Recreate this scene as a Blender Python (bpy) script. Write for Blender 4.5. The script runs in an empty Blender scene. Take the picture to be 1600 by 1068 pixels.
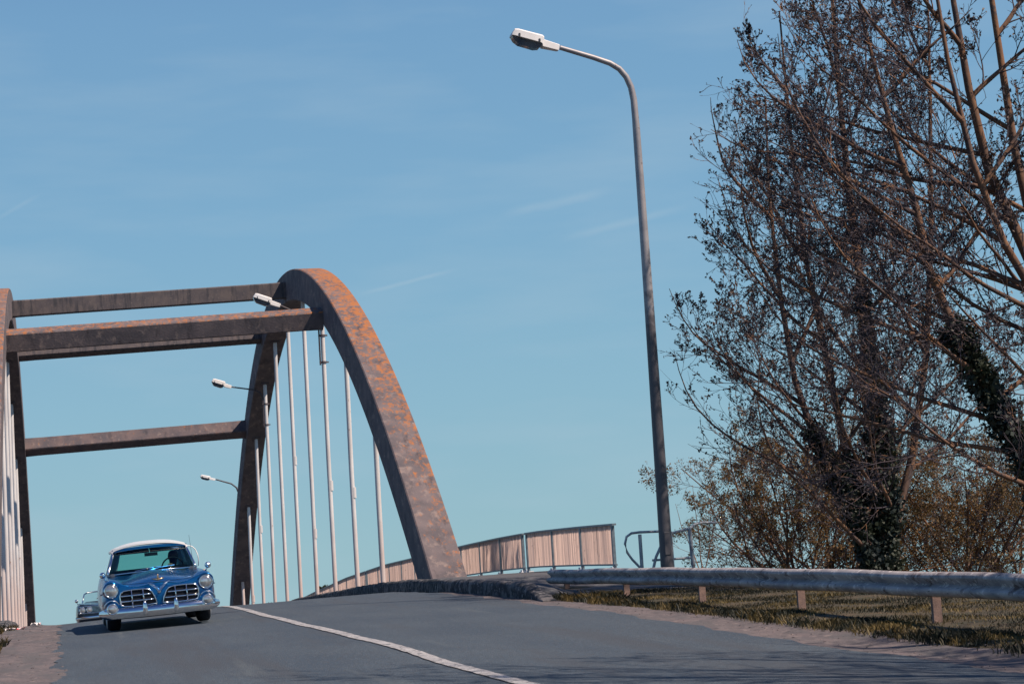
import bpy, bmesh, math, random
import numpy as np
from mathutils import Vector, Matrix, Quaternion
R = math.radians
sc = bpy.context.scene
col = sc.collection

# ------------------------------------------------------------------ camera
YAW, PITCH, ROLL = R(12.999), R(6.274), R(3.540)
_F = Vector((math.sin(YAW)*math.cos(PITCH), math.cos(YAW)*math.cos(PITCH), math.sin(PITCH)))
_R = Vector((math.cos(YAW), -math.sin(YAW), 0)); _U = _R.cross(_F)
_R2 = _R*math.cos(ROLL) - _U*math.sin(ROLL); _U2 = _R*math.sin(ROLL) + _U*math.cos(ROLL)
cd = bpy.data.cameras.new('camera'); cam = bpy.data.objects.new('camera', cd); col.objects.link(cam)
cam.matrix_world = Matrix(((_R2.x, _U2.x, -_F.x, 0), (_R2.y, _U2.y, -_F.y, 0), (_R2.z, _U2.z, -_F.z, 0), (0, 0, 0, 1)))
cd.sensor_width = 36; cd.lens = 70.0; cd.clip_start = 0.1; cd.clip_end = 9000
cd.dof.use_dof = True; cd.dof.focus_distance = 36; cd.dof.aperture_fstop = 5.6
sc.camera = cam

# ------------------------------------------------------------------ sky and sun
SUN = Vector((0.47, -0.40, 0.79)).normalized()
elev = math.asin(SUN.z); azim = math.atan2(SUN.x, SUN.y)
w = bpy.data.worlds.new('World'); sc.world = w; w.use_nodes = True
nt = w.node_tree; N = nt.nodes; Lk = nt.links; N.clear()
def wn(t, **k):
    n = N.new(t)
    for a, b in k.items(): setattr(n, a, b)
    return n
def srgb(r, g, b):
    f = lambda c: (c/255/12.92 if c/255 <= .04045 else ((c/255+.055)/1.055)**2.4)
    return (f(r), f(g), f(b), 1)
def ramp_set(rp, stops):
    cr = rp.color_ramp
    while len(cr.elements) > 1: cr.elements.remove(cr.elements[-1])
    cr.elements[0].position = stops[0][0]; cr.elements[0].color = stops[0][1]
    for p, c in stops[1:]:
        e = cr.elements.new(p); e.color = c
tc = wn('ShaderNodeTexCoord'); sep = wn('ShaderNodeSeparateXYZ'); Lk.new(tc.outputs['Generated'], sep.inputs[0])
mr = wn('ShaderNodeMapRange'); Lk.new(sep.outputs['Z'], mr.inputs[0])
mr.inputs[1].default_value = -0.04; mr.inputs[2].default_value = 1.0
rp = wn('ShaderNodeValToRGB'); Lk.new(mr.outputs[0], rp.inputs[0])
ramp_set(rp, [(0.0, srgb(152, 189, 199)), (0.05, srgb(149, 188, 200)), (0.12, srgb(140, 184, 205)), (0.20, srgb(128, 175, 206)),
              (0.30, srgb(117, 163, 201)), (0.5, srgb(52, 98, 164)), (1.0, srgb(18, 48, 108))])
sky = wn('ShaderNodeTexSky'); sky.sky_type = 'NISHITA'; sky.sun_disc = False
sky.sun_elevation = elev; sky.sun_rotation = azim; sky.dust_density = 0.6; sky.ozone_density = 3
lift = wn('ShaderNodeVectorMath', operation='ADD'); Lk.new(tc.outputs['Generated'], lift.inputs[0]); lift.inputs[1].default_value = (0, 0, 0.05)
Lk.new(lift.outputs[0], sky.inputs['Vector'])
sc10 = wn('ShaderNodeVectorMath', operation='SCALE'); Lk.new(rp.outputs[0], sc10.inputs[0]); sc10.inputs['Scale'].default_value = 10.0
mx = wn('ShaderNodeMix', data_type='RGBA'); mx.inputs[0].default_value = 0.90
Lk.new(sky.outputs[0], mx.inputs[6]); Lk.new(sc10.outputs[0], mx.inputs[7])
# thin veils of high cloud and old vapour trails, fixed in the sky
mp = wn('ShaderNodeMapping'); mp.inputs['Rotation'].default_value = (0, R(14), 0); mp.inputs['Scale'].default_value = (3, 3, 16)
Lk.new(tc.outputs['Generated'], mp.inputs[0])
nz = wn('ShaderNodeTexNoise'); nz.inputs['Scale'].default_value = 2.2; nz.inputs['Detail'].default_value = 5; Lk.new(mp.outputs[0], nz.inputs[0])
cr = wn('ShaderNodeMapRange'); Lk.new(nz.outputs[0], cr.inputs[0])
for i, v in enumerate((0.46, 0.78, 0.0, 0.26)): cr.inputs[i+1].default_value = v
total = cr.outputs[0]
def pix_dir(x, y):
    return (_F + _R2*((x-800)/3111) - _U2*((y-534)/3111)).normalized()
def trail(p0, p1, width, amt, seed):
    global total
    a, b = pix_dir(*p0), pix_dir(*p1); n = a.cross(b).normalized(); t = (b-a).normalized(); m = (a+b).normalized()
    nn = wn('ShaderNodeTexNoise'); nn.inputs['Scale'].default_value = 60; nn.inputs['Detail'].default_value = 3
    Lk.new(tc.outputs['Generated'], nn.inputs[0])
    d = wn('ShaderNodeVectorMath', operation='DOT_PRODUCT'); Lk.new(tc.outputs['Generated'], d.inputs[0]); d.inputs[1].default_value = n
    wob = wn('ShaderNodeMath', operation='MULTIPLY_ADD'); Lk.new(nn.outputs[0], wob.inputs[0]); wob.inputs[1].default_value = width*1.2; wob.inputs[2].default_value = -width*.6
    d2 = wn('ShaderNodeMath', operation='ADD'); Lk.new(d.outputs['Value'], d2.inputs[0]); Lk.new(wob.outputs[0], d2.inputs[1])
    ab = wn('ShaderNodeMath', operation='ABSOLUTE'); Lk.new(d2.outputs[0], ab.inputs[0])
    m1 = wn('ShaderNodeMapRange', interpolation_type='SMOOTHSTEP'); Lk.new(ab.outputs[0], m1.inputs[0])
    for i, v in enumerate((0, width, amt, 0)): m1.inputs[i+1].default_value = v
    e = wn('ShaderNodeVectorMath', operation='DOT_PRODUCT'); Lk.new(tc.outputs['Generated'], e.inputs[0]); e.inputs[1].default_value = t
    e2 = wn('ShaderNodeMath', operation='ABSOLUTE'); Lk.new(e.outputs['Value'], e2.inputs[0])
    # distance along from the middle
    off = m.dot(t); sb = wn('ShaderNodeMath', operation='SUBTRACT'); Lk.new(e.outputs['Value'], sb.inputs[0]); sb.inputs[1].default_value = off
    Lk.new(sb.outputs[0], e2.inputs[0]); half = (b-a).length/2
    m2 = wn('ShaderNodeMapRange', interpolation_type='SMOOTHSTEP'); Lk.new(e2.outputs[0], m2.inputs[0])
    for i, v in enumerate((half*.35, half, 1, 0)): m2.inputs[i+1].default_value = v
    mu = wn('ShaderNodeMath', operation='MULTIPLY'); Lk.new(m1.outputs[0], mu.inputs[0]); Lk.new(m2.outputs[0], mu.inputs[1])
    ad = wn('ShaderNodeMath', operation='ADD'); Lk.new(total, ad.inputs[0]); Lk.new(mu.outputs[0], ad.inputs[1]); total = ad.outputs[0]
trail((550, 462), (725, 418), .0016, .22, 1)
trail((770, 340), (970, 292), .0035, .20, 2)
trail((865, 378), (1090, 318), .0030, .18, 3)
trail((-20, 350), (70, 300), .0016, .12, 4)
mx2 = wn('ShaderNodeMix', data_type='RGBA'); Lk.new(total, mx2.inputs[0]); Lk.new(mx.outputs[2], mx2.inputs[6])
c_ = srgb(176, 198, 212); mx2.inputs[7].default_value = (c_[0]*10, c_[1]*10, c_[2]*10, 1)
bg = wn('ShaderNodeBackground'); Lk.new(mx2.outputs[2], bg.inputs[0]); bg.inputs[1].default_value = 0.08
wo = wn('ShaderNodeOutputWorld'); Lk.new(bg.outputs[0], wo.inputs[0])
sd = bpy.data.lights.new('sun', 'SUN'); sd.energy = 5.0; sd.angle = R(0.5); sd.color = (1.0, 0.82, 0.66)
sun = bpy.data.objects.new('sun', sd); col.objects.link(sun); sun.rotation_euler = SUN.to_track_quat('Z', 'Y').to_euler()
sun.location = (30, 0, 30)
sc.view_settings.view_transform = 'Standard'; sc.view_settings.look = 'None'; sc.view_settings.gamma = 1; sc.view_settings.exposure = 0.33

# ------------------------------------------------------------------ helpers
class MB:
    """collects vertices and faces; build() links them as one mesh object"""
    def __init__(s): s.v = []; s.f = []
    def add(s, vs, fs):
        o = len(s.v); s.v.extend([tuple(v) for v in vs]); s.f.extend([tuple(i+o for i in f) for f in fs]); return s
    def box(s, c, d, rot=None):
        hx, hy, hz = d[0]/2, d[1]/2, d[2]/2
        vs = [Vector((x, y, z)) for x in (-hx, hx) for y in (-hy, hy) for z in (-hz, hz)]
        if rot is not None: vs = [rot @ v for v in vs]
        c = Vector(c)
        return s.add([v+c for v in vs], [(0,1,3,2), (4,6,7,5), (0,4,5,1), (2,3,7,6), (0,2,6,4), (1,5,7,3)])
    def sweep(s, path, prof, up=(0, 0, 1), caps=True, closed=False, scales=None):
        """prof: list of (a, b): a along side vector, b along up"""
        P = [Vector(p) for p in path]; n = len(P); m = len(prof); up = Vector(up); vs = []
        for i, p in enumerate(P):
            if closed: t = (P[(i+1) % n]-P[i-1])
            else: t = P[min(i+1, n-1)]-P[max(i-1, 0)]
            t.normalize(); sd_ = t.cross(up)
            if sd_.length < 1e-4: sd_ = Vector((1, 0, 0))
            sd_.normalize(); u = sd_.cross(t).normalized(); k = scales[i] if scales else 1
            vs += [p + sd_*a*k + u*b*k for a, b in prof]
        fs = []
        for i in range(n if closed else n-1):
            j = (i+1) % n
            for q in range(m):
                r = (q+1) % m; fs.append((i*m+q, i*m+r, j*m+r, j*m+q))
        if caps and not closed: fs += [tuple(range(m-1, -1, -1)), tuple((n-1)*m+q for q in range(m))]
        return s.add(vs, fs)
    def tube(s, path, r, k=10, closed=False):
        rs = r if isinstance(r, (list, tuple)) else [r]*len(path)
        return s.sweep(path, [(math.cos(2*math.pi*q/k), math.sin(2*math.pi*q/k)) for q in range(k)],
                       up=(0.013, 0.021, 1) if not closed else (0.01, 1, 0.02), closed=closed, scales=rs)
    def cyl(s, a, b, r, k=12, r2=None): return s.tube([a, b], [r, r if r2 is None else r2], k)
    def lathe(s, prof, c=(0, 0, 0), axis='z', k=20):
        """prof: list of (radius, height)"""
        c = Vector(c); vs = []; m = len(prof)
        for i in range(k):
            a = 2*math.pi*i/k; ca, sa = math.cos(a), math.sin(a)
            for r, h in prof:
                v = {'z': Vector((r*ca, r*sa, h)), 'x': Vector((h, r*ca, r*sa)), 'y': Vector((r*ca, h, r*sa))}[axis]
                vs.append(v+c)
        fs = [(i*m+q, ((i+1) % k)*m+q, ((i+1) % k)*m+q+1, i*m+q+1) for i in range(k) for q in range(m-1)]
        return s.add(vs, fs)
    def grid(s, fn, nu, nv):
        vs = [fn(i/nu, j/nv) for j in range(nv+1) for i in range(nu+1)]
        return s.add(vs, [(j*(nu+1)+i, j*(nu+1)+i+1, (j+1)*(nu+1)+i+1, (j+1)*(nu+1)+i) for j in range(nv) for i in range(nu)])
    def build(s, name, m, parent=None, smooth=False, angle=None, recalc=True, bevel=0, solid=0):
        me = bpy.data.meshes.new(name); me.from_pydata(s.v, [], s.f)
        if recalc:
            bm = bmesh.new(); bm.from_mesh(me); bmesh.ops.remove_doubles(bm, verts=bm.verts, dist=1e-5)
            bmesh.ops.recalc_face_normals(bm, faces=bm.faces); bm.to_mesh(me); bm.free()
        me.materials.append(m); ob = bpy.data.objects.new(name, me); col.objects.link(ob)
        if parent: ob.parent = parent
        if smooth:
            me.polygons.foreach_set('use_smooth', [True]*len(me.polygons))
            if angle:
                me.set_sharp_from_angle(angle=R(angle))
        if solid:
            so = ob.modifiers.new('solid', 'SOLIDIFY'); so.thickness = solid; so.offset = 0
        if bevel:
            b = ob.modifiers.new('bevel', 'BEVEL'); b.width = bevel; b.segments = 2; b.limit_method = 'ANGLE'
        return ob
def raw_mesh(name, verts, faces, m, parent=None, smooth=False):
    """fast path for big numpy meshes; faces is an (n, k) array"""
    me = bpy.data.meshes.new(name); verts = np.asarray(verts, np.float32); faces = np.asarray(faces, np.int32)
    me.vertices.add(len(verts)); me.vertices.foreach_set('co', verts.ravel())
    k = faces.shape[1]; me.loops.add(faces.size); me.loops.foreach_set('vertex_index', faces.ravel())
    me.polygons.add(len(faces)); me.polygons.foreach_set('loop_start', np.arange(0, faces.size, k, dtype=np.int32))
    try: me.polygons.foreach_set('loop_total', np.full(len(faces), k, np.int32))
    except Exception: pass
    if smooth: me.polygons.foreach_set('use_smooth', np.ones(len(faces), bool))
    me.update(calc_edges=True); me.validate()
    me.materials.append(m); ob = bpy.data.objects.new(name, me); col.objects.link(ob)
    if parent: ob.parent = parent
    return ob
def tag(o, label=None, cat=None, group=None, kind=None):
    if label: o['label'] = label
    if cat: o['category'] = cat
    if group: o['group'] = group
    if kind: o['kind'] = kind
    return o
def empty(name, loc=(0, 0, 0), rot=(0, 0, 0)):
    o = bpy.data.objects.new(name, None); col.objects.link(o); o.location = loc; o.rotation_euler = rot
    o.empty_display_size = .2; return o
def lut(tab):
    xs = [t[0] for t in tab]; ys = [t[1] for t in tab]
    # smooth (monotone-ish) interpolation: linear table resampled and blurred
    g = np.linspace(xs[0]-6, xs[-1]+6, 1600); v = np.interp(g, xs, ys)
    lo = (ys[1]-ys[0])/(xs[1]-xs[0]); hi = (ys[-1]-ys[-2])/(xs[-1]-xs[-2])
    v = np.where(g < xs[0], ys[0]+(g-xs[0])*lo, v); v = np.where(g > xs[-1], ys[-1]+(g-xs[-1])*hi, v)
    k = max(3, int(2.2/(g[1]-g[0]))); ker = np.hanning(k+2); ker /= ker.sum()
    pv = np.concatenate([v[0]+(np.arange(-len(ker), 0))*(v[1]-v[0]), v, v[-1]+np.arange(1, len(ker)+1)*(v[-1]-v[-2])])
    s_ = np.convolve(pv, ker, 'same')[len(ker):-len(ker)]
    return lambda x: float(np.interp(x, g, s_))

# ------------------------------------------------------------------ materials
def mat(name, c1, c2=None, scale=8, rough=.7, metal=0, detail=6, lo=.35, hi=.65, bump=0, bscale=None, spots=None, coords='Object',
        stretch=(1, 1, 1), rough2=None, coat=0, spec=.5, extra=None):
    m = bpy.data.materials.new(name); m.use_nodes = True; t = m.node_tree; n = t.nodes; l = t.links
    b = n['Principled BSDF']; b.inputs['Roughness'].default_value = rough; b.inputs['Metallic'].default_value = metal
    b.inputs['Specular IOR Level'].default_value = spec
    if coat: b.inputs['Coat Weight'].default_value = coat; b.inputs['Coat Roughness'].default_value = .04
    if c2 is None: c2 = tuple(c*.75 for c in c1)
    co = n.new('ShaderNodeTexCoord'); mp = n.new('ShaderNodeMapping'); mp.inputs['Scale'].default_value = stretch
    l.new(co.outputs[coords], mp.inputs[0])
    nz = n.new('ShaderNodeTexNoise'); nz.inputs['Scale'].default_value = scale; nz.inputs['Detail'].default_value = detail
    l.new(mp.outputs[0], nz.inputs[0])
    rp = n.new('ShaderNodeValToRGB'); ramp_set(rp, [(lo, (*c1, 1)), (hi, (*c2, 1))]); l.new(nz.outputs[0], rp.inputs[0])
    out = rp.outputs[0]
    for sp in (spots or []):        # (colour, scale, threshold, softness[, stretch])
        mp2 = n.new('ShaderNodeMapping'); mp2.inputs['Scale'].default_value = sp[4] if len(sp) > 4 else (1, 1, 1)
        mp2.inputs['Location'].default_value = (sp[1]*.37, 3.1, 1.7); l.new(co.outputs[coords], mp2.inputs[0])
        z = n.new('ShaderNodeTexNoise'); z.inputs['Scale'].default_value = sp[1]; z.inputs['Detail'].default_value = 8; z.inputs['Roughness'].default_value = .65
        l.new(mp2.outputs[0], z.inputs[0])
        r_ = n.new('ShaderNodeMapRange'); l.new(z.outputs[0], r_.inputs[0])
        for i, v in enumerate((sp[2], sp[2]+sp[3], 0, 1)): r_.inputs[i+1].default_value = v
        x = n.new('ShaderNodeMix'); x.data_type = 'RGBA'; l.new(r_.outputs[0], x.inputs[0]); l.new(out, x.inputs[6]); x.inputs[7].default_value = (*sp[0], 1)
        out = x.outputs[2]
    l.new(out, b.inputs['Base Color'])
    if bump:
        z = n.new('ShaderNodeTexNoise'); z.inputs['Scale'].default_value = bscale or scale*6; z.inputs['Detail'].default_value = 4
        l.new(mp.outputs[0], z.inputs[0]); bp = n.new('ShaderNodeBump'); bp.inputs['Strength'].default_value = bump
        bp.inputs['Distance'].default_value = .02; l.new(z.outputs[0], bp.inputs['Height']); l.new(bp.outputs[0], b.inputs['Normal'])
    return m
def leafmat(name, c1, c2, trans=.35):
    m = mat(name, c1, c2, scale=1.3, rough=.6, lo=.47 if name == 'grass' else .4, hi=.6); t = m.node_tree; n = t.nodes; l = t.links; b = n['Principled BSDF']
    src = b.inputs['Base Color'].links[0].from_socket
    tr = n.new('ShaderNodeBsdfTranslucent'); l.new(src, tr.inputs[0]); mxs = n.new('ShaderNodeMixShader'); mxs.inputs[0].default_value = trans
    l.new(b.outputs[0], mxs.inputs[1]); l.new(tr.outputs[0], mxs.inputs[2]); l.new(mxs.outputs[0], n['Material Output'].inputs[0])
    return m
M = {}
M['asphalt'] = mat('asphalt', (.036, .060, .090), (.058, .084, .112), scale=1.1, rough=.82, bump=.5, bscale=90, stretch=(1, .35, 1),
                   spots=[((.026, .036, .048), 42, .50, .08), ((.24, .235, .235), 60, .60, .05), ((.046, .056, .070), .35, .50, .14, (3, .25, 1)), ((.045, .052, .062), 24, .53, .06), ((.12, .14, .155), 27, .60, .05),
                          ((.10, .12, .13), .9, .6, .2, (2.5, .12, 1))])
M['dirt'] = mat('dirt', (.135, .112, .115), (.092, .083, .09), scale=2.5, rough=.95, bump=.9, bscale=14,
                spots=[((.22, .18, .17), 9, .55, .12), ((.055, .05, .055), 6, .55, .08), ((.06, .058, .05), 2.3, .64, .1), ((.09, .085, .09), 1.2, .50, .12, (2, .5, 1))])
M['soil'] = mat('soil', (.035, .030, .018), (.075, .055, .032), scale=1.8, rough=1, bump=1, bscale=20, spots=[((.03, .035, .02), 4, .5, .15)])
M['field'] = mat('field', (.05, .06, .025), (.08, .075, .035), scale=.05, rough=1)
M['water'] = mat('water', (.02, .035, .04), scale=.6, rough=.08, bump=.2, bscale=1)
M['paint_line'] = mat('paint_line', (.42, .42, .43), (.30, .30, .32), scale=3, rough=.8, bump=.4, bscale=80,
                      spots=[((.09, .097, .11), 16, .53, .08, (1, .6, 1)), ((.09, .097, .11), 45, .56, .06)])
M['pavement'] = mat('pavement', (.07, .075, .085), (.10, .10, .11), scale=2, rough=.9, bump=.5, bscale=60, spots=[((.03, .035, .03), 3, .55, .1)])
M['kerb'] = mat('kerb', (.085, .085, .095), (.15, .14, .14), scale=2.2, rough=.95, bump=1, bscale=12,
                spots=[((.018, .022, .03), 4.5, .43, .1), ((.30, .28, .28), 9, .60, .04)])
M['concrete'] = mat('concrete', (.15, .115, .12), (.085, .078, .095), scale=1.6, rough=.92, bump=.6, bscale=18,
                    spots=[((.22, .175, .165), 5, .56, .14), ((.05, .047, .06), 2.4, .56, .16, (1, 1, .35)), ((.30, .26, .24), 26, .66, .04), ((.33, .13, .035), 7, .64, .03)])
M['concrete_beam'] = mat('concrete_beam', (.085, .077, .09), (.13, .11, .112), scale=3, rough=.92, bump=.2, bscale=18,
                         spots=[((.05, .05, .062), 3, .50, .12, (2.2, 1, .25)), ((.26, .22, .20), 22, .62, .05)])
M['hanger'] = mat('hanger', (.66, .66, .68), (.54, .53, .55), scale=3, rough=.6, stretch=(1, 1, .3),
                  spots=[((.30, .20, .17), 5, .66, .06, (1, 1, .35)), ((.40, .36, .36), 12, .62, .1)])
m = M['hanger']; t_ = m.node_tree; n_ = t_.nodes; b_ = n_['Principled BSDF']; src = b_.inputs['Base Color'].links[0].from_socket
co = n_.new('ShaderNodeTexCoord'); se = n_.new('ShaderNodeSeparateXYZ'); t_.links.new(co.outputs['Object'], se.inputs[0])
nn = n_.new('ShaderNodeTexNoise'); nn.inputs['Scale'].default_value = 2.5; nn.inputs['Detail'].default_value = 6; t_.links.new(co.outputs['Object'], nn.inputs[0])
ma = n_.new('ShaderNodeMath'); ma.operation = 'MULTIPLY_ADD'; t_.links.new(nn.outputs[0], ma.inputs[0]); ma.inputs[1].default_value = 2.0; t_.links.new(se.outputs['Z'], ma.inputs[2])
r_ = n_.new('ShaderNodeMapRange'); t_.links.new(ma.outputs[0], r_.inputs[0])
for i, v in enumerate((.9, 3.6, .55, 0)): r_.inputs[i+1].default_value = v
x_ = n_.new('ShaderNodeMix'); x_.data_type = 'RGBA'; t_.links.new(r_.outputs[0], x_.inputs[0]); t_.links.new(src, x_.inputs[6]); x_.inputs[7].default_value = (.50, .33, .28, 1)
t_.links.new(x_.outputs[2], b_.inputs['Base Color'])
M['steel'] = mat('steel', (.20, .25, .29), (.13, .17, .21), scale=9, rough=.5, metal=.3, spots=[((.5, .5, .5), 20, .66, .04)])
M['infill'] = mat('infill', (.72, .54, .48), (.52, .39, .36), scale=9, rough=.7, lo=.40, hi=.60, stretch=(1, 1.5, .06), spots=[((.26, .19, .18), 7, .60, .05, (1, 1.8, .10)), ((.30, .20, .17), 9, .64, .06)])
M['plate'] = mat('plate', (.10, .085, .10), scale=10, rough=.7)
M['galv'] = mat('galv', (.40, .37, .37), (.19, .185, .205), scale=4, rough=.75, metal=.0, bump=.2, bscale=10, stretch=(1, .5, 1),
                spots=[((.10, .07, .07), 4.5, .55, .12, (1, .9, 1)), ((.07, .085, .10), 12, .60, .06, (1, .4, 2)), ((.56, .52, .51), 10, .56, .06, (1, 1.2, 1))])
M['rusty'] = mat('rusty', (.25, .165, .14), (.16, .11, .10), scale=9, rough=.85, bump=.3, spots=[((.12, .08, .08), 14, .58, .08)])
M['lamp_white'] = mat('lamp_white', (.80, .80, .82), (.72, .72, .74), scale=6, rough=.45, spots=[((.45, .43, .43), 9, .66, .08)])
M['lamp_glass'] = mat('lamp_glass', (.05, .07, .10), (.09, .11, .14), scale=6, rough=.12, coat=.5)
M['clip'] = mat('clip', (.04, .045, .06), rough=.5)
M['dark_arm'] = mat('dark_arm', (.07, .06, .075), rough=.6)
M['barrier'] = mat('barrier', (.42, .45, .48), (.30, .32, .36), scale=8, rough=.55, metal=.3, spots=[((.14, .10, .09), 9, .58, .08)])
M['paper'] = mat('paper', (.75, .73, .74), (.65, .62, .63), rough=.8, spots=[((.45, .05, .06), 4, .5, .03)])
M['bark'] = mat('bark', (.20, .105, .058), (.075, .055, .055), scale=3.5, rough=.95, stretch=(1, 1, .4), bump=.8, bscale=14,
                spots=[((.06, .05, .055), 4, .56, .1), ((.27, .16, .09), 9, .60, .08)])  # large dark spots paint mottled shade onto the limbs
M['twig'] = mat('twig', (.062, .048, .060), (.036, .035, .054), scale=1.1, rough=.9, spots=[((.24, .125, .065), 2.6, .555, .06)])
M['bud'] = leafmat('bud', (.016, .020, .032), (.07, .042, .028), .15)
M['ivy'] = leafmat('ivy', (.010, .022, .026), (.030, .042, .024), .15)
M['young_leaf'] = leafmat('young_leaf', (.20, .105, .030), (.11, .08, .030), .35)
M['green_leaf'] = leafmat('green_leaf', (.05, .055, .02), (.10, .08, .028), .35)
M['grass'] = leafmat('grass', (.020, .027, .019), (.19, .14, .050), .22)  # tree shade and sunlit patches coloured in, along with dry and green growth
M['lichen_beam'] = mat('lichen_beam', (.115, .098, .11), (.16, .13, .13), scale=3, rough=.92, bump=.15, bscale=18,
                         spots=[((.05, .05, .062), 3, .50, .12, (2.2, 1, .25)), ((.30, .135, .055), 5, .58, .10, (1, 1, 2.5)), ((.34, .30, .28), 16, .60, .05)])
# lamp post paint: galvanised grey above, tree shade and dirt painted into the lower half
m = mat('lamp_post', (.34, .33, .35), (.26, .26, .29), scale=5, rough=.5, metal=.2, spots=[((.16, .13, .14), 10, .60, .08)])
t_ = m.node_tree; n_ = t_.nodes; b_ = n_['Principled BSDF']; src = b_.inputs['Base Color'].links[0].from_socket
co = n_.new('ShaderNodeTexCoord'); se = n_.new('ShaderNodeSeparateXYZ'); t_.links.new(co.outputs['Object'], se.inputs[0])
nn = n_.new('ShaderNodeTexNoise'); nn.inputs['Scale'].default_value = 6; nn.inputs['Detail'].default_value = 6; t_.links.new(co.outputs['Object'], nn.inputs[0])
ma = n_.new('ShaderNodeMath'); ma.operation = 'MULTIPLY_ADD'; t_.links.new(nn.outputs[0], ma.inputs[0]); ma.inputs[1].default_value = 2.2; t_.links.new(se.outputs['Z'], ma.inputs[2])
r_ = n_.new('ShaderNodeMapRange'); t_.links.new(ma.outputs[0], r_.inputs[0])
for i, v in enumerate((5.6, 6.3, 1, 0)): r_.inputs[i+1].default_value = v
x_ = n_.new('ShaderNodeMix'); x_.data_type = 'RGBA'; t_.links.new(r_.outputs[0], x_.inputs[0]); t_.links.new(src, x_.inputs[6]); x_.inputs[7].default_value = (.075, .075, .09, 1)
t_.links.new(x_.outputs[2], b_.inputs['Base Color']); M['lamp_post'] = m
# arch extrados with orange lichen growing towards the crown: lichen by patches, thick where the arch is high
m = mat('arch_concrete', (.155, .128, .136), (.092, .082, .094), scale=1.5, rough=.93, bump=.3, bscale=16,
        spots=[((.24, .19, .18), 4, .54, .14, (1, .5, 1)), ((.06, .052, .06), 2.2, .56, .14, (1.5, .5, .5)), ((.32, .28, .26), 30, .66, .04)])
t_ = m.node_tree; n_ = t_.nodes; l_ = t_.links; b_ = n_['Principled BSDF']; src = b_.inputs['Base Color'].links[0].from_socket
co = n_.new('ShaderNodeTexCoord'); se = n_.new('ShaderNodeSeparateXYZ'); l_.new(co.outputs['Object'], se.inputs[0])
geo = n_.new('ShaderNodeNewGeometry'); sn = n_.new('ShaderNodeSeparateXYZ'); l_.new(geo.outputs['Normal'], sn.inputs[0])
mpq = n_.new('ShaderNodeMapping'); mpq.inputs['Scale'].default_value = (1.3, .8, .9); l_.new(co.outputs['Object'], mpq.inputs[0])
nn = n_.new('ShaderNodeTexNoise'); nn.inputs['Scale'].default_value = 4.5; nn.inputs['Detail'].default_value = 10; nn.inputs['Roughness'].default_value = .72; l_.new(mpq.outputs[0], nn.inputs[0])
hz = n_.new('ShaderNodeMapRange'); l_.new(se.outputs['Z'], hz.inputs[0])
for i, v in enumerate((0, 11, -.045, .125)): hz.inputs[i+1].default_value = v
ad = n_.new('ShaderNodeMath'); ad.operation = 'ADD'; l_.new(nn.outputs[0], ad.inputs[0])
axn = n_.new('ShaderNodeMath'); axn.operation = 'ABSOLUTE'; l_.new(se.outputs['X'], axn.inputs[0])
axm = n_.new('ShaderNodeMapRange'); l_.new(axn.outputs[0], axm.inputs[0]); axm.clamp = True
for i, v in enumerate((5.25, 6.1, -.05, .045)): axm.inputs[i+1].default_value = v
ax2 = n_.new('ShaderNodeMath'); ax2.operation = 'ADD'; l_.new(hz.outputs[0], ax2.inputs[0]); l_.new(axm.outputs[0], ax2.inputs[1]); l_.new(ax2.outputs[0], ad.inputs[1])
th = n_.new('ShaderNodeMapRange'); l_.new(ad.outputs[0], th.inputs[0])
for i, v in enumerate((.525, .66, 0, .92)): th.inputs[i+1].default_value = v
upm = n_.new('ShaderNodeMapRange'); l_.new(sn.outputs['Z'], upm.inputs[0])
for i, v in enumerate((.15, .4, 0, 1)): upm.inputs[i+1].default_value = v
mm = n_.new('ShaderNodeMath'); mm.operation = 'MULTIPLY'; l_.new(th.outputs[0], mm.inputs[0]); l_.new(upm.outputs[0], mm.inputs[1])
x_ = n_.new('ShaderNodeMix'); x_.data_type = 'RGBA'; l_.new(mm.outputs[0], x_.inputs[0]); l_.new(src, x_.inputs[6]); x_.inputs[7].default_value = (.37, .135, .040, 1)
l_.new(x_.outputs[2], b_.inputs['Base Color']); M['arch_concrete'] = m

# ------------------------------------------------------------------ levels of the place (metres, eye level of the camera = 0)
z_mid = lut([(0, -1.25), (10, -1.02), (15, -.935), (17.2, -.905), (18.9, -.87), (21, -.82), (24.8, -.775), (29, -.735), (34.4, -.675), (41.9, -.575), (46, -.605), (50, -.70), (55, -.88), (61, -1.15), (70, -1.6), (80, -2.2), (95, -3.1), (112, -4.2), (170, -8)])
z_right = lut([(0, -1.6), (10, -1.28), (15.1, -1.15), (19.3, -1.06), (23.5, -.93), (27.5, -.80), (31.3, -.73), (37.5, -.60), (42, -.54), (47, -.54), (54, -.65), (61, -.84), (70, -1.13), (80, -1.55), (95, -2.4), (112, -3.5), (170, -7.3)])
z_left = lut([(0, -1.05), (10, -.92), (15, -.88), (20, -.86), (30, -.81), (34, -.79), (40, -.745), (46, -.775), (50, -.88), (55, -1.12), (61, -1.45), (70, -2.0), (80, -2.6), (95, -3.5), (112, -4.5), (170, -8.3)])
z_deck = lut([(20, -1.0), (28, -.74), (32, -.55), (34, -.45), (36, -.37), (40, -.325), (43, -.30), (47, -.29), (51, -.34), (55.5, -.43), (61, -.58), (70, -.80), (80, -1.2), (91, -1.8), (112, -3.1), (170, -7)])
z_verge = lut([(0, -1.5), (12, -1.18), (20.6, -.95), (24.8, -.86), (28.9, -.81), (33.1, -.73), (35, -.65), (38, -.58), (40, -.44), (44, -.35), (48, -.8), (56, -3.5), (62, -6.5)])
def road_z(X, D):
    if X <= 3.4:
        t = max(0, (X+.1)/3.5); return z_left(D)*(1-t)+z_mid(D)*t
    t = min(1, (X-3.4)/4.2); return z_mid(D)*(1-t)+z_right(D)*t
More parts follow.
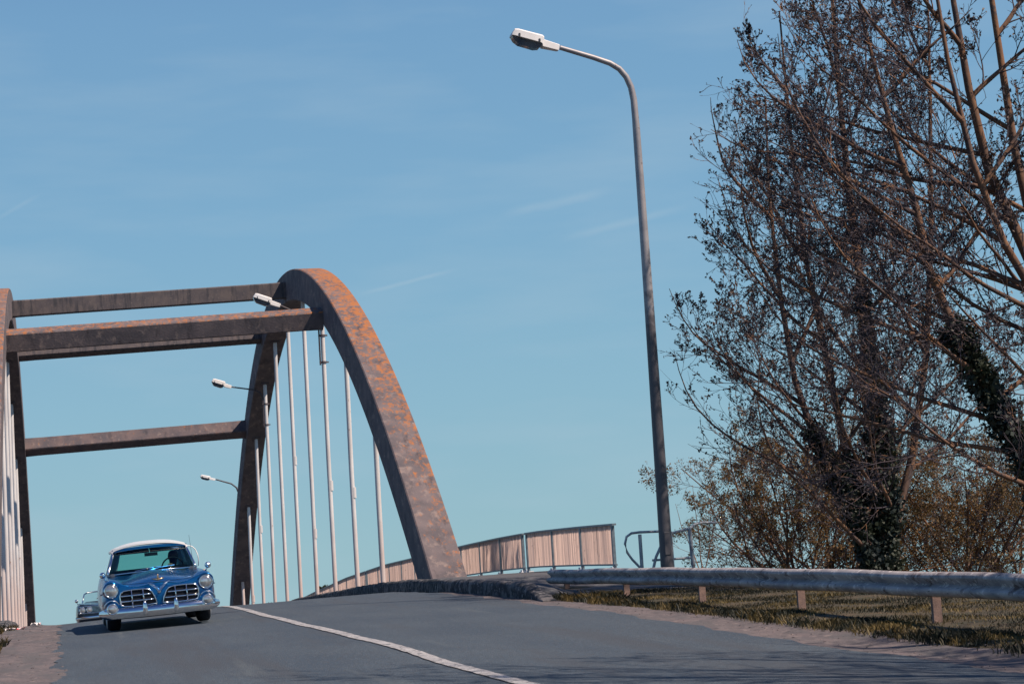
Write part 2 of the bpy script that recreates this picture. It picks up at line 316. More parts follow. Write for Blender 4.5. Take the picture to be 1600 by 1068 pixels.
rnd = random.Random(7)
def sstep(a, b, x):
    t = min(1, max(0, (x-a)/(b-a))); return t*t*(3-2*t)
LOW = -7.0
def hn(x, y):   # cheap smooth bumps
    return math.sin(x*1.7+1.3*math.sin(y*.6))*.5+math.sin(y*.9+x*.4)*.5
def ground_z(X, D):
    far = math.hypot(X, D-60)
    low = LOW - max(0, far-150)*.035 + .4*hn(X*.05, D*.05)
    on_ramp = 1 - sstep(48, 60, D) + sstep(112, 122, D)*(1-sstep(165, 190, D))
    if D < -30: on_ramp = 1
    Dc = max(D, -5)
    if X < -0.1:
        base = z_left(Dc) - .11 + .10*sstep(-1.0, -2.2, X) + .025*hn(X*4, D*2)*sstep(-.1, -.6, X)
        side = 1 - sstep(4.5, 18, -X)
    elif X < 7.6: base = road_z(X, Dc) - .05; side = 1
    else:
        dirt = road_z(7.6, Dc) - .07
        v = z_verge(min(Dc, 47)) + .02*hn(X*2, D*1.5)
        t = sstep(8.15, 8.9, X)
        base = dirt*(1-t)+v*t; side = 1 - sstep(12.5, 30, X)
        if D > 47: base = road_z(7.6, Dc) - .3
    if -.1 <= X <= 7.6 or True:
        return (base*side+low*(1-side))*on_ramp + low*(1-on_ramp) - (.06 if on_ramp > 0 and on_ramp < 1 else 0)
# ground: one sheet, fine near the road and coarse far away
def axis_pts(lo, hi, fine):
    pts = list(fine); s = 1.5; x = fine[-1]
    while x < hi: x += s; s *= 1.35; pts.append(x)
    x = fine[0]; s = 1.5
    while x > lo: x -= s; s *= 1.35; pts.insert(0, x)
    return pts
xs = axis_pts(-2600, 2600, [v*.25 for v in range(-24, 72)]+[18+v*.8 for v in range(0, 20)])
ys = axis_pts(-1500, 3600, [v*.6 for v in range(0, 115)]+[69+v*2.5 for v in range(0, 50)])
vs = [(x, y, ground_z(x, y)) for y in ys for x in xs]; nx = len(xs)
gr = MB(); gr.add(vs, [(j*nx+i, j*nx+i+1, (j+1)*nx+i+1, (j+1)*nx+i) for j in range(len(ys)-1) for i in range(nx-1)])
ground = tag(gr.build('ground', M['soil'], smooth=True, recalc=False), kind='structure')
wt = MB(); wt.grid(lambda u, v: (-400+u*900, 63+v*36, LOW+.15), 4, 1)
tag(wt.build('water', M['water'], recalc=False), kind='structure')
# road
def redge(D): return 7.55+.05*math.sin(D*1.9)+.04*math.sin(D*4.3+1)+.02*math.sin(D*11)
def ledge(D): return -.12+.04*math.sin(D*1.3)+.03*math.sin(D*3.7+2)+.02*math.sin(D*9)
ds = [-4+i*.3 for i in range(0, 190)]+[53+i*1.0 for i in range(0, 118)]
NXR = 24
rb = MB()
def road_pt(D, u):
    X = ledge(D)*(1-u)+redge(D)*u; return (X, D, road_z(X, D) + .004*math.sin(D*1.1+X))
rb.add([road_pt(D, i/NXR) for D in ds for i in range(NXR+1)], [(j*(NXR+1)+i, j*(NXR+1)+i+1, (j+1)*(NXR+1)+i+1, (j+1)*(NXR+1)+i) for j in range(len(ds)-1) for i in range(NXR)])
tag(rb.build('road', M['asphalt'], smooth=True, recalc=False), kind='structure')
# dirt shoulders
def strip(name, m, x0, x1, d0, d1, nz_, dz, nxx=10, step=.3):
    n = int((d1-d0)/step); b = MB()
    def fn(u, v):
        D = d0+(d1-d0)*v; a = x0(D); c = x1(D); X = a*(1-u)+c*u
        return (X, D, nz_(X, D)+dz)
    b.grid(fn, nxx, n); return tag(b.build(name, m, smooth=True, recalc=False), kind='structure')
def shoulder_right(X, D):
    t = sstep(7.9, 8.9, X); u = sstep(7.4, 7.8, X)
    v = ((road_z(min(X, 7.6), D)-.012)*(1-t)+(z_verge(D))*t) + u*.012*hn(X*5, D*3); return v
strip('shoulder', M['dirt'], lambda D: redge(D)-.12, lambda D: 8.45+.10*math.sin(D*1.3)+.06*math.sin(D*3.1), -4, 42, shoulder_right, -.006)
def shoulder_left(X, D):
    return z_left(D)-.008 + (.10*sstep(-1.0, -2.2, X) + .03*hn(X*4, D*2.2)*sstep(-.1, -.5, X) + .012*hn(X*11, D*7)*sstep(-.1, -.3, X))
strip('shoulder', M['dirt'], lambda D: -2.3, lambda D: ledge(D)+.10, -4, 56, shoulder_left, .006, nxx=16)
# centre line
b = MB(); LW = .078
def lx(D): return 3.4+.006*math.sin(D*2.3)
b.grid(lambda u, v: (lx(10+58*v)+LW*(2*u-1)*(1+.08*math.sin(v*580+u*3)), 10+58*v, road_z(3.4+LW*(2*u-1), 10+58*v)+.009+.004*math.sin((10+58*v)*1.1+3.4)), 3, 280)
tag(b.build('road_marking', M['paint_line'], recalc=False), kind='structure')
# pavement on the right side of the bridge and its approach
PX0, PX1 = 8.18, 11.35
b = MB()
def pav(u, v):
    D = 33.6+v*(130-33.6); X = PX0+(PX1-PX0)*u; return (X, D, z_deck(D)+.02*(u)-.42*(1-sstep(33.6, 35.4, D))-.24*sstep(8.35, 9.1, X)*(1-sstep(38.0, 39.4, D))*sstep(33.6, 35.4, D))
b.grid(pav, 8, 160)
tag(b.build('pavement', M['pavement'], smooth=True, recalc=False), kind='structure')
def kerb(xc, d0, d1, ztop, zbase, name, w_=.26, sgn=1, step=.35):
    n = int((d1-d0)/step); b = MB(); k = 9; vs = []
    rr = random.Random(3)
    for i in range(n+1):
        D = d0+(d1-d0)*i/n; zt = ztop(D); zb = zbase(D)-.25; h = zt-zb; e = sstep(-1.2, 6, i)
        joint = .012 if i % 3 == 0 else 0
        for q in range(k):
            t = q/(k-1)
            prof = [(-.5, 0), (-.5, .55), (-.50, .82), (-.40, .95), (-.2, 1.0), (.1, 1.01), (.35, 1.0), (.5, .97), (.5, 0)][q]
            x = xc+sgn*prof[0]*w_+rr.uniform(-.012, .012)+.02*math.sin(D*1.3); z = zb+(h*prof[1])*(.52+.48*e)-joint+rr.uniform(-.01, .01)
            vs.append((x, D, z))
    b.add(vs, [(i*k+q, i*k+q+1, (i+1)*k+q+1, (i+1)*k+q) for i in range(n) for q in range(k-1)]+[tuple(range(k)), tuple(n*k+q for q in range(k))])
    return tag(b.build(name, M['kerb'], smooth=True, angle=50), kind='structure')
kerb(8.08, 33.3, 120, lambda D: z_deck(D)+.012, lambda D: z_right(D), 'kerb')
kerb(-1.3, 41.5, 120, lambda D: z_left(D)+.17, lambda D: z_left(D), 'kerb', w_=.34, sgn=-1)

# ------------------------------------------------------------------ the bridge
br = tag(empty('arch_bridge', (3.6, 48.5, -.6)), 'old concrete arch bridge with orange lichen, cross beams overhead and rows of white hangers', 'bridge')
br_off = Vector((-3.6, -48.5, .6))
def bpart(mb, name, m, **k):
    mb.v = [tuple(Vector(v)+br_off) for v in mb.v]
    return mb.build(name, m, br, **k)
ex = np.array([(47.4, -1.1), (48.5, -.26), (50.3, .98), (51.9, 2.13), (53.6, 3.4), (56.8, 5.40), (60.8, 7.42), (65.2, 9.17), (69, 10.35), (72.2, 11.07), (74.6, 11.44), (79.2, 11.80), (84, 11.50), (89, 10.5), (95.8, 7.85), (100, 5.75), (103.2, 3.95), (107, 1.4), (110.7, -1.5)])
cf = np.polyfit((ex[:, 0]-79.5)/32, ex[:, 1], 6, w=np.array([1]*len(ex)))
def az(D): return float(np.polyval(cf, (D-79.5)/32))
def aslope(D): return (az(D+.05)-az(D-.05))/.1
XR_, XL_ = 9.25, -1.98
AD = 1.17
CROSS = .038
def arch(xc, dz):
    b = MB(); n = 96; vs = []
    for i in range(n+1):
        D = 47.2+(112.2-47.2)*i/n; z = az(D); s = aslope(D); L = math.hypot(1, s); nxn = (s/L, -1/L)   # inward normal in (D, z)
        dep = AD*(1+.10*abs((D-79.5)/32)**3)
        c = .03
        for (hx, dd) in ((-.45, c), (-.45+c, 0), (.45-c, 0), (.45, c), (.45, dep-c), (.45-c, dep), (-.45+c, dep), (-.45, dep-c)):
            vs.append((xc+hx, D+nxn[0]*dd, z+dz+nxn[1]*dd))
    k = 8
    b.add(vs, [(i*k+q, i*k+(q+1) % k, (i+1)*k+(q+1) % k, (i+1)*k+q) for i in range(n) for q in range(k)]+[tuple(range(k)), tuple(n*k+q for q in range(k))])
    return bpart(b, 'arch', M['arch_concrete'], smooth=True, angle=25)
ar = arch(XR_, 0); ar['label'] = 'right-hand arch rib, its sunny upper face covered in orange lichen'
al = arch(XL_, -.42); al['label'] = 'left-hand arch rib cut by the edge of the photo'
def beam(D0, top, h, wd, mname, lab):
    """cross beam square to the arch: D0, top = distance and depth below the extrados of its upper near corner"""
    s = aslope(D0); a = math.atan(s); t = Vector((0, math.cos(a), math.sin(a))); n = Vector((0, -math.sin(a), math.cos(a)))
    b = MB(); e = .04
    base = Vector((0, D0, az(D0))) - n*top
    prof = [Vector((0, 0, 0)), t*wd, t*wd-n*h, -n*h]
    pr2 = []
    for i in range(4):
        p, q_, r = prof[i-1], prof[i], prof[(i+1) % 4]
        pr2 += [q_+(p-q_).normalized()*e, q_+(r-q_).normalized()*e]
    vs = []; xs_ = [XL_+.45, XL_+1.1]+[XL_+1.1+i*(XR_-XL_-2.2)/12 for i in range(1, 12)]+[XR_-1.1, XR_-.45]
    for x in xs_:
        f = (x-XL_-.45)/(XR_-XL_-.9); dz = -.40*(1-f)
        fl = 1.0
        if x > XR_-.5 or x < XL_+.5: fl = 1.03     # haunch where the beam meets the rib
        c = (prof[0]+prof[2])/2
        vs += [base+c+(p-c)*fl+Vector((x, 0, dz)) for p in pr2]
    k = 8; n_ = len(xs_)-1
    b.add(vs, [(i*k+q, i*k+(q+1) % k, (i+1)*k+(q+1) % k, (i+1)*k+q) for i in range(n_) for q in range(k)]+[tuple(range(k)), tuple(n_*k+q for q in range(k))])
    o = bpart(b, 'cross_beam', M[mname]); o['label'] = lab
beam(76.5, .38, .62, .50, 'concrete_beam', 'uppermost cross beam near the crown of the arches')
beam(65.7, .72, .62, .80, 'arch_concrete', 'nearest cross beam with lichen along its top')
beam(86.6, .12, .60, .70, 'concrete_beam', 'cross beam just below the nearest one')
beam(96.2, .24, .62, .72, 'concrete', 'lowest and farthest cross beam')
HD = [59.0, 64.3, 69.8, 75.05, 80.4, 85.5, 90.6, 95.9, 101.5, 107.0]
def intr(D):
    best = None
    for k in range(0, 60):
        Dx = D-2+k*.1; s = aslope(Dx); L = math.hypot(1, s); dep = AD*(1+.10*abs((Dx-79.5)/32)**3); q = (Dx+s/L*dep, az(Dx)-dep/L)
        if best is None or abs(q[0]-D) < best[0]: best = (abs(q[0]-D), q[1])
    return best[1]
hang_top = {}
for side, xc, dz in (('R', XR_, 0), ('L', XL_, -.42)):
    for D in HD:
        zt = intr(D)+dz; zb = z_deck(D)-.3+dz
        if zt < zb+.4: continue
        b = MB(); r = .078; bow = rnd.uniform(-.02, .02)
        b.tube([(xc, D, zb), (xc, D, zb+.5), (xc+bow, D, (zb+zt)/2), (xc, D, zt+.05)], r, 12)
        h = bpart(b, 'hanger', M['hanger'], smooth=True, angle=40)
        c = MB(); s = math.atan(aslope(D)); c.box((0, 0, 0), (.34, .42, .05), Matrix.Rotation(s, 3, 'X')); c.v = [(v[0]+xc, v[1]+D, v[2]+zt-.02) for v in c.v]
        c.v = [tuple(Vector(v)+br_off) for v in c.v]; c.build('end_plate', M['plate'], h)
        # thin sleeve half-way up, where the two lengths of rod are joined
        c = MB(); zz = zb+(zt-zb)*rnd.uniform(.2, .55)
        if zt-zb > 4 and rnd.random() < .4:
            c.tube([(xc+.02, D, zz), (xc+.02, D, zz+.35)], r*1.12, 10); c.v = [tuple(Vector(v)+br_off) for v in c.v]; c.build('coupling_sleeve', M['hanger'], h, smooth=True, angle=40)
# deck slab under the road
b = MB()
n = 34; vs = []
for i in range(n+1):
    D = 47.6+(114-47.6)*i/n
    for X, z in ((-4.4, z_left(D)+.02), (-2.45, z_left(D)+.02), (-1.1, z_left(D)+.02), (-.1, z_left(D)-.03), (3.4, z_mid(D)-.04), (7.6, z_right(D)-.05), (8.05, z_right(D)-.04), (11.4, z_deck(D)-.012), (11.4, z_deck(D)-.9), (-4.4, z_left(D)-1.0)):
        vs.append((X, D, z))
k = 10
b.add(vs, [(i*k+q, i*k+(q+1) % k, (i+1)*k+(q+1) % k, (i+1)*k+q) for i in range(n) for q in range(k)]+[tuple(range(k)), tuple(n*k+q for q in range(k))])
bpart(b, 'deck', M['concrete'])

# ------------------------------------------------------------------ steel railings along the outer edge of the pavement
def railing(d0, nb, sp, label, grp='steel railings on the outer edge of the bridge pavement'):
    X = 11.1; root = tag(empty('bridge_railing', (X, d0, z_deck(d0))), label, 'railing', grp); off = -Vector((X, d0, z_deck(d0)))
    def P(mb, name, m, par=None, **k):
        mb.v = [tuple(Vector(v)+off) for v in mb.v]; return mb.build(name, m, par or root, **k)
    H = .96; d1 = d0+nb*sp
    path = [(X, d0-.12+(d1-d0+.24)*i/(nb*2), 0) for i in range(nb*2+1)]; path = [(x, y, z_deck(y)+H) for x, y, _ in path]
    b = MB(); b.sweep(path, [(-.045, -.02), (.045, -.02), (.045, .02), (-.045, .02)]); P(b, 'handrail', M['steel'])
    b = MB(); b.sweep([(x, y, z_deck(y)+.13) for x, y, z in path], [(-.022, -.018), (.022, -.018), (.022, .018), (-.022, .018)]); P(b, 'bottom_rail', M['steel'])
    for i in range(nb+1):
        D = d0+i*sp; z = z_deck(D)
        b = MB(); b.box((X, D, z+H/2-.01), (.05, .075, H-.03)); b.box((X-.03, D, z+H/2-.01), (.012, .10, H-.03))
        po = P(b, 'post', M['steel'])
        b = MB(); b.box((X-.01, D, z+.03), (.20, .24, .022)); b.box((X-.07, D-.07, z+.06), (.03, .03, .05)); b.box((X-.07, D+.07, z+.06), (.03, .03, .05))
        P(b, 'base_plate', M['lamp_white'], po)
    for i in range(nb):
        b = MB(); a = d0+i*sp+.06; n = int((sp-.12)/.088)
        for j in range(n):
            D = a+(j+.5)*(sp-.12)/n; z = z_deck(D); b.box((X+rnd.uniform(-.006, .006), D+rnd.uniform(-.01, .01), z+.13+(H-.13)/2), (.044, .009, H-.16), Matrix.Rotation(rnd.uniform(-.35, .35), 3, 'Z'))
        P(b, 'bar_infill', M['infill'])
    return root
railing(39.9, 3, 2.62, 'nearest short length of upright-bar railing, partly in tree shade, ending by the lamp post')
railing(48.25, 10, 2.62, 'long middle length of pinkish bar railing passing behind the foot of the arch')
railing(74.9, 9, 2.62, 'farthest length of bar railing dipping out of sight behind the hangers')

# ------------------------------------------------------------------ guard rail
gx = 9.3
z_rail = lut([(6, -.78), (12, -.58), (18.3, -.415), (20.5, -.375), (24.6, -.30), (28.8, -.243), (32.9, -.205), (38.2, -.19), (45, -.18)])
g = tag(empty('guard_rail', (gx, 38, -.6)), 'weathered galvanised steel crash barrier along the grass verge on short rusty posts', 'guard rail')
goff = -Vector((gx, 38, -.6))
def gp(mb, name, m, par=None, **k):
    mb.v = [tuple(Vector(v)+goff) for v in mb.v]; return mb.build(name, m, par or g, **k)
prof = [(-.03, .150), (.0, .158), (.03, .155), (.060, .140), (.085, .115), (.098, .085), (.090, .062), (.030, .022), (.010, .0), (.030, -.022), (.092, -.058), (.098, -.085), (.090, -.112), (.045, -.146), (.01, -.158), (-.01, -.156)]
prof = [(a*math.cos(.16)-b_*math.sin(.16)-.01, .88*(a*math.sin(.16)+b_*math.cos(.16))-.002) for a, b_ in prof]
prof = prof + [(a-.006, b_) for a, b_ in reversed(prof)]
# sections about 4 m long, lapped
b_all = []
D = 38.2; first = True
while D > 6:
    D2 = max(D-4.12, 5); b = MB(); n = 10; path = []
    for i in range(n+1):
        y = D+.16 - (D-D2+.16)*i/n if not first else D-(D-D2)*i/n
        path.append((gx+.01*math.sin(y*.7)+(.010 if (len(b_all) % 2) else 0), y, z_rail(y)-.155+.006*math.sin(y*1.7)))
    b.sweep(path, [(a, b_) for a, b_ in prof], caps=False)
    # sweep runs towards the camera: the side vector points to the left (the road)
    b.v = [(2*path[0][0]-v[0], v[1], v[2]) if False else v for v in b.v]
    o = gp(b, 'rail_section', M['galv'], smooth=True, angle=50); b_all.append(o); first = False
    D = D2
for D in (37.2, 33.05, 28.9, 24.75, 20.6, 16.45, 12.3):
    b = MB(); zt = z_rail(D)-.06; zb = z_verge(D)-.35; X = gx+.075
    b.box((X, D, (zt+zb)/2), (.10, .008, zt-zb)); b.box((X-.046, D+.028, (zt+zb)/2), (.008, .05, zt-zb)); b.box((X+.046, D+.028, (zt+zb)/2), (.008, .05, zt-zb))
    gp(b, 'post', M['rusty'])

# ------------------------------------------------------------------ street lamps
def lamp_head(root, tip, neck, off, width=.30, sc_=1.0):
    """tip and neck: world points of the head axis"""
    tip = Vector(tip); neck = Vector(neck); ax = (tip-neck); L = ax.length; ax.normalize()
    sd_ = Vector((0, 1, 0)); up = ax.cross(sd_).normalized()
    if up.z < 0: up = -up
    def pt(a, s, u): return neck+ax*a*L+sd_*s*width/2+up*u*sc_+off
    secs = [(0, .34, -.055, .045), (.03, .40, -.06, .05), (.34, .62, -.075, .055), (.36, .86, -.045, .10), (.40, .95, -.03, .115), (.90, .95, -.03, .11), (.97, .86, -.03, .095), (1.0, .78, -.03, .02)]
    b = MB(); vs = []
    for a, s, lo_, hi_ in secs:
        vs += [pt(a, -s, lo_), pt(a, -s, hi_*.75), pt(a, -s*.80, hi_), pt(a, s*.80, hi_), pt(a, s, hi_*.75), pt(a, s, lo_)]
    k = 6; n = len(secs)-1
    b.add(vs, [(i*k+q, i*k+(q+1) % k, (i+1)*k+(q+1) % k, (i+1)*k+q) for i in range(n) for q in range(k)]+[tuple(range(k)), tuple(n*k+q for q in range(k))])
    hd = b.build('lamp_housing', M['lamp_white'], root, smooth=True, angle=35)
    b = MB(); vs = []
    for a, s, lo_ in ((.37, .80, -.05), (.40, .74, -.12), (.50, .60, -.155), (.82, .60, -.15), (.93, .72, -.10), (.985, .66, -.04)):
        vs += [pt(a, -s, -.04), pt(a, -s*.8, lo_), pt(a, s*.8, lo_), pt(a, s, -.04)]
    b.add(vs, [(i*4+q, i*4+(q+1) % 4, (i+1)*4+(q+1) % 4, (i+1)*4+q) for i in range(5) for q in range(4)]+[(0, 1, 2, 3), (20, 21, 22, 23)])
    b.build('lamp_glass', M['lamp_glass'], hd, smooth=True, angle=40)
    for a in (.44, .86):
        b = MB(); b.box(pt(a, -.97, .0), (.030, .014, .05)); b.build('clip', M['clip'], hd)
LG = 'street lamps standing along the right side of the road'
base = Vector((10.32, 33.7, z_deck(33.7)-.1))
lp = tag(empty('street_lamp', base), 'tallest and nearest street lamp, grey post darker below, beside the tubular metal barriers', 'street lamp', LG)
b = MB(); pts = [(10.32, 33.7, base.z), (10.32, 33.7, 1.5), (10.32, 33.7, 4.6), (10.31, 33.7, 7.6), (10.30, 33.7, 8.1), (10.265, 33.7, 8.33), (10.19, 33.7, 8.52), (10.07, 33.7, 8.67), (9.9, 33.7, 8.775), (9.6, 33.7, 8.88), (8.99, 33.7, 9.065)]
b.tube([tuple(Vector(p)-base) for p in pts], [.12, .105, .085, .066, .062, .058, .055, .053, .05, .047, .042], 16)
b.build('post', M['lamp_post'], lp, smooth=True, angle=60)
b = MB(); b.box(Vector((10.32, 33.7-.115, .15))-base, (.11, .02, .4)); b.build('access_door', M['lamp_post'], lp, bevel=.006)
lamp_head(lp, (8.11, 33.7, 9.30), (8.97, 33.7, 9.06), -base)
def arch_lamp(D, tip, neck, armz, label):
    base = Vector((XR_, D, armz)); rt = tag(empty('street_lamp', base), label, 'street lamp', LG)
    nk = Vector(neck); b = MB()
    c = Vector((XR_-.13, D-.02, armz)); c1 = c+Vector((0, 0, .75)); m = c1+Vector((-.10, 0, .22)); m2 = c1+Vector((-.35, 0, .36))
    b.tube([tuple(p-base) for p in (c-Vector((0, 0, .6)), c, c1, m, m2, nk)], .032, 8)
    b.build('arm', M['dark_arm'], rt, smooth=True, angle=60)
    for dz in (-.5, .45):
        b = MB(); b.lathe([(.085, -.035), (.105, -.035), (.105, .035), (.085, .035)], (0, 0, dz), 'z', 12); b.box((-.10, -.02, dz), (.12, .05, .05)); b.box((.13, 0, dz), (.08, .03, .05)); b.build('clamp', M['plate'], rt)
    lamp_head(rt, tip, neck, -base, width=.36, sc_=1.2)
arch_lamp(69.8, (6.87, 69.8, 9.82), (7.80, 69.8, 9.47), 7.9, 'street lamp reaching out over the nearest cross beam from a hanger')
arch_lamp(90.6, (6.86, 90.6, 8.94), (7.73, 90.6, 8.64), 7.35, 'street lamp clamped to a hanger between the nearest and lowest cross beams')
base = Vector((10.25, 118, z_deck(118)))
l4 = tag(empty('street_lamp', base), 'farthest street lamp, its arm showing left of the far arch leg', 'street lamp', LG)
b = MB(); b.tube([tuple(Vector(p)-base) for p in ((10.25, 118, base.z-.2), (10.25, 118, 2), (10.24, 118, 4.9), (10.1, 118, 5.3), (9.8, 118, 5.55), (8.9, 118, 5.85))], [.10, .08, .06, .05, .045, .04], 10)
b.build('post', M['dark_arm'], l4, smooth=True, angle=60); lamp_head(l4, (8.02, 118, 6.08), (8.88, 118, 5.84), -base)

# ------------------------------------------------------------------ tubular metal barriers behind the lamp post
def barrier(loc, rz, pts_list, label):
    rt = tag(empty('metal_barrier', loc, (0, 0, rz)), label, 'barrier', 'tubular barriers at the end of the bridge pavement')
    for nm, pts, r in pts_list:
        b = MB(); b.tube(pts, r, 8); b.build(nm, M['barrier'], rt, smooth=True, angle=60)
zb = -.70
barrier((10.45, 36.2, zb), R(0), [
    ('upright', [(.14, 0, 0), (.14, 0, 1.06)], .035),
    ('hoop', [(.14, 0, 1.10), (-.02, 0, 1.09), (-.12, 0, 1.03), (-.16, 0, .90), (-.13, 0, .74), (-.04, 0, .60), (.12, 0, .42)], .024),
    ('crossbar', [(.14, 0, 1.10), (.75, 0, 1.09)], .024), ('upright', [(.75, 0, 0), (.75, 0, 1.08)], .03)],
    'rounded tubular barrier end sticking out left of the tall lamp post')
barrier((11.0, 36.6, zb), R(0), [
    ('upright', [(.16, 0, 0), (.19, 0, 1.02)], .032), ('upright', [(.74, 0, 0), (.70, 0, 1.12)], .038),
    ('crossbar', [(.19, 0, 1.02), (.72, 0, 1.12), (.86, .1, 1.20), (1.05, .2, 1.22), (1.35, .3, 1.20)], .026),
    ('crossbar', [(-.08, 0, .56), (.72, 0, .56)], .022),
    ('hoop', [(.19, 0, 1.02), (.10, 0, .80), (.0, 0, .62), (-.04, 0, .50), (-.16, 0, .1)], .028)],
    'grey tubular barrier with slanting top bar right of the tall lamp post')

# ------------------------------------------------------------------ cars
def paint(name, c, metal=.35, rough=.28, flake=.8):
    return mat(name, c, tuple(v*flake for v in c), scale=3, rough=rough, metal=metal, coat=.3, spec=.35)
M['blue_paint'] = paint('blue_paint', (.004, .125, .36), .75, .24)
M['white_paint'] = paint('white_paint', (.80, .80, .80), 0, .3, .97)
M['navy_paint'] = paint('navy_paint', (.012, .025, .05), .2, .25)
M['chrome'] = mat('chrome', (.80, .82, .85), (.70, .73, .78), scale=4, rough=.10, metal=1)
M['tyre'] = mat('tyre', (.012, .015, .022), (.02, .022, .03), scale=20, rough=.85, spec=.2)
M['black'] = mat('black', (.006, .009, .016), (.01, .013, .02), rough=.8, spec=.2)
M['interior'] = mat('interior', (.02, .035, .06), (.03, .045, .07), rough=.8)
M['headlight'] = mat('headlight', (.62, .64, .66), (.35, .37, .40), scale=14, rough=.12, metal=.7, coat=1)
M['gold'] = mat('gold', (.62, .42, .25), rough=.25, metal=.9)
M['whitewall'] = mat('whitewall', (.62, .63, .64), rough=.7)
gm = bpy.data.materials.new('car_glass'); gm.use_nodes = True; gn = gm.node_tree.nodes; gl = gm.node_tree.links
gn.remove(gn['Principled BSDF']); tr = gn.new('ShaderNodeBsdfTransparent'); tr.inputs[0].default_value = (.50, .78, .74, 1)
gs = gn.new('ShaderNodeBsdfGlossy'); gs.inputs['Roughness'].default_value = .03; fr = gn.new('ShaderNodeFresnel'); fr.inputs[0].default_value = 1.45
ms = gn.new('ShaderNodeMixShader'); gl.new(fr.outputs[0], ms.inputs[0]); gl.new(tr.outputs[0], ms.inputs[1]); gl.new(gs.outputs[0], ms.inputs[2]); gl.new(ms.outputs[0], gn['Material Output'].inputs[0])
M['glass'] = gm
gm2 = gm.copy(); gm2.name = 'clear_glass'; M['clear_glass'] = gm2
for q_ in gm2.node_tree.nodes:
    if q_.type == 'BSDF_TRANSPARENT': q_.inputs[0].default_value = (.78, .86, .88, 1)
def arc(cx, cz, r, a0, a1, n, y=0, sq=1): return [(cx+r*math.cos(R(a0+(a1-a0)*i/n)), y, cz+sq*r*math.sin(R(a0+(a1-a0)*i/n))) for i in range(n+1)]
def smooth_obj(o, lv=2):
    s = o.modifiers.new('sub', 'SUBSURF'); s.levels = lv; s.render_levels = lv; return o
def wheel(root, x, y, r, wdt, side):
    b = MB(); s = side
    b.lathe([(r*.62, -wdt/2), (r*.80, -wdt/2-.012), (r*.94, -wdt/2+.008), (r, -wdt/2+.045), (r, wdt/2-.045), (r*.94, wdt/2-.008), (r*.80, wdt/2+.012), (r*.62, wdt/2)], (0, 0, 0), 'x', 36)
    b.v = [(v[0]+x, v[1]+y, v[2]+r) for v in b.v]
    t = b.build('wheel', M['tyre'], root, smooth=True, angle=50)
    b = MB(); b.lathe([(r*.64, s*(wdt/2+.006)), (r*.72, s*(wdt/2+.020)), (r*.86, s*(wdt/2+.016)), (r*.87, s*(wdt/2-.002))], (x, y, r), 'x', 36); b.build('whitewall', M['whitewall'], t, smooth=True)
    b = MB(); b.lathe([(0, s*(wdt/2+.02)), (r*.2, s*(wdt/2+.018)), (r*.3, s*(wdt/2-.01)), (r*.55, s*(wdt/2+.006)), (r*.64, s*(wdt/2))], (x, y, r), 'x', 30); b.build('hub_cap', M['chrome'], t, smooth=True)
def loft_body(stations, secfn, nose, root, m, name='body'):
    """stations along y; secfn(st) gives half section points; nose: list of (scale, y, zc)"""
    b = MB(); rings = []
    for st in stations:
        h = secfn(st); full = [(-x, z) for x, z in h] + [(x, z) for x, z in reversed(h[:-1])]
        rings.append([(x, st['y'], z) for x, z in full])
    k = len(rings[0])
    def cap(ring, defs):
        out = []
        for s_, y, zc in defs: out.append([(x*s_, y, zc+(z-zc)*s_) for x, _, z in ring])
        return out
    front = cap(rings[0], nose)[::-1]; back = cap(rings[-1], [(.9, stations[-1]['y']+.05, .6), (.5, stations[-1]['y']+.08, .6), (.02, stations[-1]['y']+.09, .6)])
    allr = front+rings+back; vs = [p for r_ in allr for p in r_]; n = len(allr)-1
    b.add(vs, [(i*k+q, i*k+(q+1) % k, (i+1)*k+(q+1) % k, (i+1)*k+q) for i in range(n) for q in range(k)]+[tuple(range(k)), tuple(n*k+q for q in range(k))])
    return b.build(name, m, root, smooth=True, angle=70)
